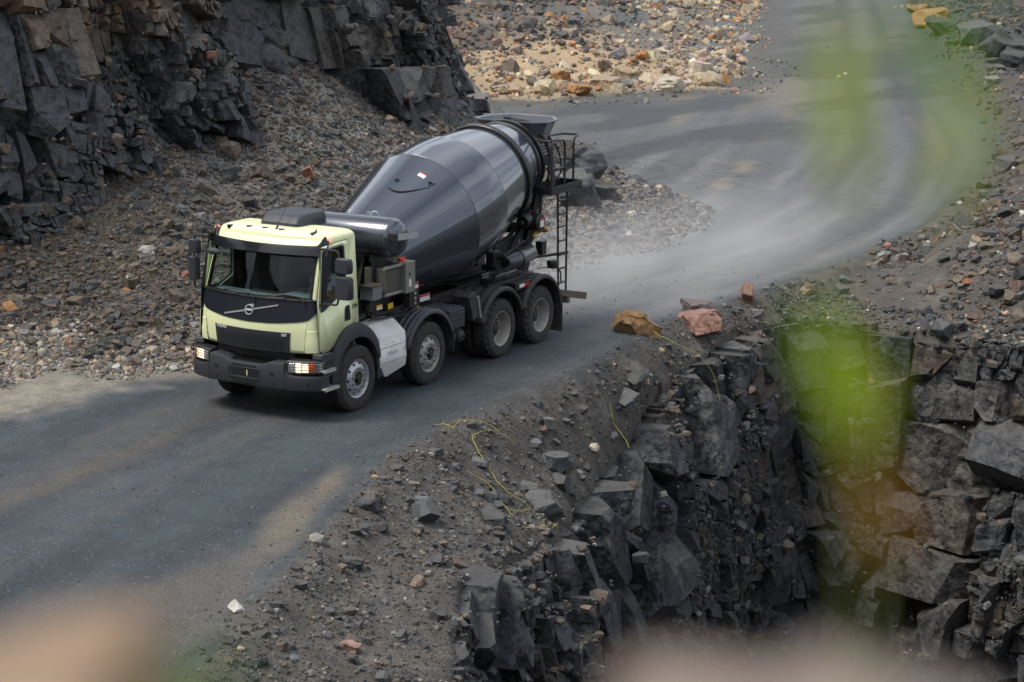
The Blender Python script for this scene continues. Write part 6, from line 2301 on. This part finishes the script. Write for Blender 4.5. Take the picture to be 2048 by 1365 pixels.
hv.cyl((-6.24, .78, 1.90), (-6.36, .86, 1.93), .045, 12).cyl((-6.35, .855, 1.928), (-6.40, .885, 1.94), .07, 14).tube([(-6.30, .765, 2.02), (-6.24, .765, 1.92), (-6.15, .76, 1.80)], .044, 10, round_=.04)
hv.build('brass_coupling', P_BRASS, truck)
rbm = MB()
rbm.beam((-6.1, .75, 1.44), (-7.2, .90, 1.385), .05, .05)
rbm.box((-6.42, .78, 1.58), (.16, .14, .24)).build('rear_bracket', P_BLACK, truck, bevel=.006)
MB().lathe([(.001, -.09), (.10, -.07), (.115, .03), (.10, .07), (.001, .08)], (-6.72, .86, 1.24), (0, 0, 1), 16).tube([(-6.82, .86, 1.2), (-6.98, .88, 1.05), (-7.0, .88, .85)], .016, 6).tube([(-6.25, .8, 1.22), (-6.9, .86, 1.18)], .010, 6).build('rear_work_lamp', P_BLACK, truck)
# rear under-run beam
ub = MB()
ub.bx(-6.82, -6.92, -1.1, 1.12, .52, .66)
ub.bx(-6.4, -6.86, -.45, -.39, .6, .85).bx(-6.4, -6.86, .39, .45, .6, .85)
ub.build('underrun_beam', P_RAILB, truck, bevel=.006)
ubb = MB().beam((-6.72, .95, .72), (-7.72, 1.02, .50), .03, .13)
ubb.build('rear_side_beam', P_RAILB, truck, bevel=.004)

# ================================================================== DRIVER
def skinned(name, verts, edges, radii, mat, parent=None, sub=2, root=0):
    me = bpy.data.meshes.new(name)
    me.from_pydata(verts, edges, [])
    o = link(name, me, parent)
    sk_ = o.modifiers.new('skin', 'SKIN')
    for i, r in enumerate(radii):
        v = me.skin_vertices[0].data[i]
        v.radius = (r, r) if not isinstance(r, tuple) else r
        v.use_root = i == root
    o.modifiers.new('sub', 'SUBSURF').levels = sub
    o.modifiers['sub'].render_levels = sub
    dg = bpy.context.evaluated_depsgraph_get()
    me2 = bpy.data.meshes.new_from_object(o.evaluated_get(dg))
    o.modifiers.clear()
    o.data = me2
    me2.materials.clear()
    me2.materials.append(mat)
    for p in me2.polygons: p.use_smooth = True
    return o

P_SKIN = plain('skin', (.26, .14, .09), .55)
P_SHIRT = plain('pale_blue_shirt', (.50, .70, .74), .85, bump=.1)
P_TROUSER = plain('dark_trousers', (.025, .03, .045), .85)
P_HAIR = plain('dark_cap', (.02, .022, .03), .8)
# seated: hips, spine, head; both arms to the wheel; thighs forward, feet on the floor
DY = .64
H = Vector((.02, DY, 1.64))
sp = [H, H + Vector((-.03, 0, .20)), H + Vector((-.02, 0, .40)), H + Vector((.01, 0, .50)), H + Vector((.05, 0, .60)), H + Vector((.075, 0, .70)), H + Vector((.07, 0, .80))]
vs = list(sp)
rs = [.135, .130, .150, .075, .058, .092, .085]
ed = [(i, i + 1) for i in range(6)]
def chain(start, pts, rr_):
    prev = start
    for p_, r_ in zip(pts, rr_):
        vs.append(Vector(p_))
        rs.append(r_)
        ed.append((prev, len(vs) - 1))
        prev = len(vs) - 1
    return prev
for s in (1, -1):
    chain(2, [(.02, DY + s * .17, 2.05), (.06, DY + s * .24, 1.84), (.22, DY + s * .23, 1.76), (.38, DY + s * .19, 1.87)], [.060, .050, .040, .026])
    chain(0, [(.14, DY + s * .10, 1.63), (.46, DY + s * .13, 1.62), (.56, DY + s * .13, 1.30)], [.088, .062, .045])
driver = skinned('person', [v[:] for v in vs], ed, rs, P_SKIN)
tag(driver, 'person driving the mixer truck in a pale blue polo shirt and dark cap, seatbelt on', 'person')
def hand(s):
    base = Vector((.38, DY + s * .19, 1.87))
    for i in range(4):
        o_ = Vector((.0, -s * (.020 - i * .012), .0))
        skinned('fingers', [(base + o_)[:], (base + o_ + Vector((.045, 0, .03)))[:], (base + o_ + Vector((.055, -s * .01, -.0)))[:], (base + o_ + Vector((.035, -s * .01, -.025)))[:]], [(0, 1), (1, 2), (2, 3)], [.010, .009, .008, .007], P_SKIN, driver, 1)
    skinned('thumb', [base[:], (base + Vector((.01, -s * .03, .03)))[:], (base + Vector((.03, -s * .045, .03)))[:]], [(0, 1), (1, 2)], [.011, .010, .008], P_SKIN, driver, 1)
for s in (1, -1): hand(s)
# polo shirt over the trunk, short sleeves, collar
tv = [(H + Vector((-.0, 0, .02)))[:], (H + Vector((-.03, 0, .20)))[:], (H + Vector((-.02, 0, .38)))[:], (H + Vector((.0, 0, .47)))[:]]
te = [(0, 1), (1, 2), (2, 3)]
tr_ = [.150, .148, .165, .085]
for s in (1, -1):
    b = len(tv)
    tv += [(.02, DY + s * .17, 2.05), (.045, DY + s * .225, 1.90)]
    te += [(2, b), (b, b + 1)]
    tr_ += [.075, .066]
skinned('shirt', tv, te, tr_, P_SHIRT, driver)
MB().lathe([(.085, 0), (.068, .035), (.062, .05)], H + Vector((.02, 0, .50)), (.15, 0, 1), 16).build('collar', P_SHIRT, driver, solid=.008)
tv = [H[:]]
te, tr_ = [], [.150]
for s in (1, -1):
    b = len(tv)
    tv += [(.14, DY + s * .10, 1.63), (.46, DY + s * .13, 1.62), (.55, DY + s * .13, 1.34)]
    te += [(0, b), (b, b + 1), (b + 1, b + 2)]
    tr_ += [.096, .072, .056]
skinned('trousers', tv, te, tr_, P_TROUSER, driver)
hc = H + Vector((.075, 0, .755))
fc = MB()
fc.ball(hc + Vector((.098, 0, -.015)), .02, (1, .7, 1.2), 8)
for s in (1, -1):
    fc.ball(hc + Vector((0, s * .088, -.01)), .026, (.6, .4, 1.2), 8)
fc.build('nose_and_ears', P_SKIN, driver)
ey = MB()
for s in (1, -1):
    ey.ball(hc + Vector((.084, s * .032, .018)), .011, (1, 1.2, .8), 8)
ey.box(hc + Vector((.088, 0, -.055)), (.012, .045, .008))
ey.build('eyes_and_mouth', P_HAIR, driver)
cp = MB()
cp.lathe([(.100, 0), (.104, .03), (.088, .075), (.05, .098), (.001, .105)], hc + Vector((-.005, 0, .03)), (0, 0, 1), 20)
cp.box(hc + Vector((.125, 0, .035)), (.09, .13, .012), (0, .15, 0))
cp.build('cap', P_HAIR, driver, bevel=.004)
MB().tube([(.0, DY + .2, 2.10), (.15, DY + .1, 1.98), (.155, DY - .06, 1.80), (.10, DY - .2, 1.66)], .020, 6).build('seatbelt', P_INT, driver)

# ================================================================== FIRING CABLES ON THE VERGE
P_CABLE = plain('yellow_cable', (.42, .38, .05), .5)
P_BLUE = plain('blue_tip', (.03, .15, .55), .45)
def cable(pts, label, tip=False, jig=.02, lift=.045):
    r = random.Random(len(pts))
    P = []
    for a, b in zip(pts[:-1], pts[1:]):
        n = max(2, int(math.dist(a[:2], b[:2]) / .09))
        for k in range(n):
            t = k / n
            P.append([a[i] + (b[i] - a[i]) * t for i in range(2)] + [a[2] + (b[2] - a[2]) * t])
    P.append(list(pts[-1]))
    # soften the corners, then lay it on the stones
    for _ in range(3):
        P = [P[0]] + [[(P[i - 1][k] + 2 * P[i][k] + P[i + 1][k]) / 4 for k in range(3)] for i in range(1, len(P) - 1)] + [P[-1]]
    Q = []
    for x, y, z in P:
        g = ground_z(x, y)
        zz = max(g, z) if g > -3 else z
        Q.append((x + r.uniform(-jig, jig), y + r.uniform(-jig, jig), zz + lift + r.uniform(0, .02)))
    root = MB().tube(Q, .0048, 6).build('cable', P_CABLE)
    tag(root, label, 'cable', 'yellow firing cables')
    if tip:
        q = Vector(Q[-1])
        d = (q - Vector(Q[-3])).normalized()
        MB().cyl(q, q + d * .12, .016, 8).build('detonator_tip', P_BLUE, root)
    return root
cable([(-7.3, 1.75, 0), (-7.75, 2.0, 0), (-7.6, 2.35, .02), (-7.4, 2.62, -.05), (-7.4, 2.86, -.15), (-7.62, 3.1, -.30), (-8.0, 3.32, -.55), (-8.2, 3.52, -.95), (-8.25, 3.62, -1.5), (-8.25, 3.66, -2.0)],
      'yellow cable running from the ochre boulder down over the cliff lip', lift=.09)
cable([(-.99, 3.43, -.5), (-.84, 3.25, -.25), (-.42, 3.21, -.2), (-.06, 3.19, -.15), (.26, 3.77, -.6), (.28, 4.05, -.85), (.18, 4.22, -1.05), (0, 4.33, -1.25), (.46, 4.43, -1.2), (.80, 4.36, -1.05)],
      'yellow cable looped in a long hairpin on the verge')
cable([(.73, 3.59, -.45), (.56, 3.74, -.55), (.54, 3.95, -.7), (.69, 4.16, -.85), (.85, 4.34, -1.0), (.88, 4.63, -1.25), (.53, 4.72, -1.6), (-.35, 4.62, -2.3)],
      'yellow cable ending in a blue tip below the verge', True)
cable([(.30, 2.82, 0), (.01, 2.79, 0), (.29, 3.05, -.05), (-.05, 3.02, 0), (-.26, 2.85, 0), (-.50, 3.09, -.05), (-.78, 3.25, -.25)], 'short tangled yellow cable at the road edge beside the first loop', jig=.04)
cable([(-4.62, 3.15, -.95), (-4.55, 3.4, -1.1), (-4.5, 3.62, -1.35)], 'short end of yellow cable hanging at the lip under the slates')

# ================================================================== THE RIM WHERE THE PICTURE WAS TAKEN
def rim():
    fh = Vector((math.cos(YAW), math.sin(YAW), 0))
    rh = Vector((-fh.y * -1, -fh.x, 0)) if False else Vector((fh.y, -fh.x, 0))
    n, m = 90, 60
    V = np.zeros((m + 30, n, 3))
    U = np.linspace(-60, 60, n)
    U = np.sign(U) * (np.abs(U) / 60) ** 2.6 * 60
    T = np.concatenate([np.linspace(-40, -4, 20), np.linspace(-3.6, .86, 40)])
    for i in range(m + 30):
        for j in range(n):
            edge = .86 + .05 * math.sin(U[j] * 7) - .03 * abs(U[j]) - .002 * U[j] ** 2
            if i < m:
                t = T[i] + (edge - .86)
                z = 7.33 + .02 * math.sin(U[j] * 9 + T[i] * 11) - .004 * abs(T[i]) * 0
                z += min(9.0, max(0, -T[i] - 2) * .5)  # unseen hill behind the camera, raised to give glass and drum darker reflections
            else:
                k = (i - m + 1) / 30
                t = edge + .9 * k + .5 * math.sin(k * 9 + U[j] * .8) * k * (1 - k)
                z = 7.33 - 19 * k
            p = Vector((CAM_POS.x, CAM_POS.y, 0)) + fh * t + rh * U[j]
            V[i, j] = (p.x, p.y, z)
    P = V.reshape(-1, 3)
    P[:, 2] += .05 * fbm(P * 1.1, 77, 4) * (P[:, 2] < 7.2)
    idx = np.arange((m + 30) * n).reshape(m + 30, n)
    F = np.stack([idx[:-1, :-1], idx[:-1, 1:], idx[1:, 1:], idx[1:, :-1]], -1).reshape(-1, 4)
    c = np.tile(np.array([.13, .105, .08, .6]), (len(P), 1))
    c[P[:, 2] < 7.1] = (.05, .05, .05, .3)
    tag(link('rim_ground', np_mesh('rim_ground', P, F, M_SOIL, c, True)), kind='structure')
rim()

def rim_stone(me, loc, size, rz, col, label):
    o = link('stone', me)
    o.location = loc
    o.scale = (size, size, size * .8)
    o.rotation_euler = (.1, .15, rz)
    o.color = (*col, 1)
    tag(o, label, 'stone')
rim_stone(LARGE[1], (24.141, 17.838, 7.464), .15, .4, (.25, .165, .10), 'blurred orange brown stone right in front of the lens at the lower left')
rim_stone(LARGE[4], (24.115, 17.925, 7.430), .09, 1.4, (.30, .20, .13), 'small blurred brown stone just right of the blurred orange one')
rim_stone(LARGE[2], (24.018, 18.050, 7.474), .108, 2.2, (.195, .15, .122), 'blurred pinkish grey stone in front of the lens at the lower right')
rim_stone(LARGE[6], (24.000, 18.080, 7.470), .10, .9, (.15, .125, .11), 'smaller blurred grey stone at the right end of the pinkish one')

def leaf_mat(name, col):
    m, nt, b = new_mat(name)
    nt.nodes.remove(b)
    out = nt.nodes['Material Output']
    d = nt.nodes.new('ShaderNodeBsdfDiffuse')
    t = nt.nodes.new('ShaderNodeBsdfTranslucent')
    d.inputs[0].default_value = (*col, 1)
    t.inputs[0].default_value = (*[min(1, c * 1.3) for c in col], 1)
    mx = nt.nodes.new('ShaderNodeMixShader')
    mx.inputs[0].default_value = .45
    nt.links.new(d.outputs[0], mx.inputs[1])
    nt.links.new(t.outputs[0], mx.inputs[2])
    nt.links.new(mx.outputs[0], out.inputs[0])
    return m
P_LEAF = leaf_mat('leaf_green', (.44, .53, .05))
P_LEAFD = leaf_mat('leaf_deep_green', (.24, .44, .03))
P_DRY = leaf_mat('leaf_dry', (.46, .27, .05))
P_STEM = plain('weed_stem', (.22, .26, .06), .7)
WEED_AT = Vector((24.0676, 18.0949, 7.36))
weed = empty('weed', WEED_AT)
tag(weed, 'out of focus green weed with long leaves close to the lens on the right', 'plant')
def local(p): return Vector(p) - WEED_AT
stem_pts = [local(p) for p in [(24.0676, 18.0949, 7.36), (24.0676, 18.0949, 7.4619), (24.0598, 18.09, 7.5036), (24.0523, 18.0844, 7.5454), (24.046, 18.0769, 7.5871), (24.0419, 18.0667, 7.626), (24.0322, 18.0656, 7.6664), (24.0196, 18.0694, 7.7068), (24.0136, 18.0723, 7.7235), (24.01, 18.076, 7.75)]]
MB().tube(stem_pts, [.0010, .0010, .0010, .0009, .0008, .0008, .0007, .0006, .0006, .0005], 6).build('stem', P_STEM, weed)
def leaf(pts, w, mat, tilt=.4):
    P = [local(p) for p in pts]
    fh = Vector((math.cos(YAW), math.sin(YAW), 0))
    rows = []
    n = 12
    for k in range(n + 1):
        t = k / n
        a, b, c = P
        p = a * (1 - t) ** 2 + (b * 2 - (a + c) * .5) * 2 * t * (1 - t) + c * t * t
        d = ((b * 2 - (a + c) * .5 - a) * (1 - t) + (c - (b * 2 - (a + c) * .5)) * t).normalized()
        s = d.cross(fh + Vector((0, 0, tilt))).normalized()
        ww = w * .5 * math.sin(math.pi * min(1, .06 + t * .94)) ** .7
        mid = d.cross(s) * (.0012)
        rows.append([p - s * ww + mid, p, p + s * ww + mid])
    MB().grid(rows).build('leaf', mat, weed, fix=False, solid=.0004)
leaf([(24.0433, 18.0678, 7.7106), (24.0485, 18.0695, 7.6864), (24.0513, 18.0765, 7.6596)], .0100, P_LEAF)
leaf([(24.0167, 18.0726, 7.711), (24.013, 18.0855, 7.6958), (24.0127, 18.0946, 7.6764)], .0085, P_LEAFD)
leaf([(24.0205, 18.0963, 7.6884), (24.0255, 18.0962, 7.6693), (24.0334, 18.0905, 7.6514)], .0098, P_LEAF)
leaf([(24.0535, 18.0651, 7.6307), (24.0551, 18.0695, 7.6143), (24.0552, 18.0778, 7.5952)], .0062, P_LEAFD)
leaf([(24.0609, 18.0742, 7.6273), (24.0621, 18.0798, 7.6099), (24.064, 18.0867, 7.5871)], .0072, P_LEAF)
leaf([(24.0379, 18.0785, 7.615), (24.0414, 18.0799, 7.5983), (24.0467, 18.0774, 7.5829)], .0055, P_LEAF)
leaf([(24.0544, 18.0815, 7.5898), (24.0538, 18.0886, 7.5762), (24.0562, 18.0934, 7.5557)], .0068, P_DRY)
leaf([(23.9769, 18.0785, 7.714), (23.9749, 18.0844, 7.7082), (23.9737, 18.089, 7.7024)], .005, P_LEAFD)

WEED_AT = Vector((24.170, 17.90, 7.33))
weed = empty('weed', WEED_AT)
tag(weed, 'small blurred green sprig beside the orange brown stone at the lower left', 'plant')
MB().tube([local((24.170, 17.90, 7.33)), local((24.150, 17.901, 7.43)), local((24.1345, 17.9025, 7.500))], .0006, 6).build('stem', P_STEM, weed)
leaf([(24.1339, 17.9031, 7.5012), (24.128, 17.9082, 7.5123), (24.1225, 17.9154, 7.5175)], .006, P_LEAFD)
leaf([(24.1361, 17.8992, 7.5012), (24.135, 17.8967, 7.5114), (24.1321, 17.8984, 7.5188)], .004, P_LEAFD)
# ================================================================== DUST RAISED BY THE TRUCK
def dust():
    m = bpy.data.materials.new('road_dust')
    m.use_nodes = True
    nt = m.node_tree
    nt.nodes.clear()
    out = nt.nodes.new('ShaderNodeOutputMaterial')
    pv = nt.nodes.new('ShaderNodeVolumePrincipled')
    pv.inputs['Color'].default_value = (.90, .90, .90, 1)
    pv.inputs['Anisotropy'].default_value = .1
    tc = nt.nodes.new('ShaderNodeTexCoord')
    ln = nt.nodes.new('ShaderNodeVectorMath'); ln.operation = 'LENGTH'
    nt.links.new(tc.outputs['Object'], ln.inputs[0])
    fall = nt.nodes.new('ShaderNodeMapRange')
    fall.interpolation_type = 'SMOOTHSTEP'
    fall.inputs['From Min'].default_value, fall.inputs['From Max'].default_value = 1.0, .15
    fall.inputs['To Min'].default_value, fall.inputs['To Max'].default_value = 0, 1
    nt.links.new(ln.outputs['Value'], fall.inputs['Value'])
    nz = nt.nodes.new('ShaderNodeTexNoise')
    nz.inputs['Scale'].default_value = 1.0
    nz.inputs['Detail'].default_value = 3.0
    mp = nt.nodes.new('ShaderNodeMapping')
    mp.inputs['Scale'].default_value = (3.2, 1.6, 1.2)
    nt.links.new(tc.outputs['Object'], mp.inputs['Vector'])
    nt.links.new(mp.outputs[0], nz.inputs['Vector'])
    mr = nt.nodes.new('ShaderNodeMapRange')
    mr.inputs['From Min'].default_value, mr.inputs['From Max'].default_value = .35, .7
    mr.inputs['To Min'].default_value, mr.inputs['To Max'].default_value = .15, 1.5
    nt.links.new(nz.outputs['Fac'], mr.inputs['Value'])
    mu = nt.nodes.new('ShaderNodeMath'); mu.operation = 'MULTIPLY'
    nt.links.new(fall.outputs[0], mu.inputs[0])
    nt.links.new(mr.outputs[0], mu.inputs[1])
    m2 = nt.nodes.new('ShaderNodeMath'); m2.operation = 'MULTIPLY'
    m2.inputs[1].default_value = .17
    nt.links.new(mu.outputs[0], m2.inputs[0])
    nt.links.new(m2.outputs[0], pv.inputs['Density'])
    nt.links.new(pv.outputs[0], out.inputs['Volume'])
    bm = bmesh.new()
    bmesh.ops.create_icosphere(bm, subdivisions=3, radius=1)
    me = bpy.data.meshes.new('dust_cloud')
    bm.to_mesh(me)
    bm.free()
    me.materials.append(m)
    o = link('dust_cloud', me)
    o.location = (-13.6, .0, .1)
    o.rotation_euler = (0, 0, rad(4))
    o.scale = (10, 3.6, 1.9)
    tag(o, 'pale dust cloud hanging over the road behind the truck', 'dust', kind='stuff')
dust()
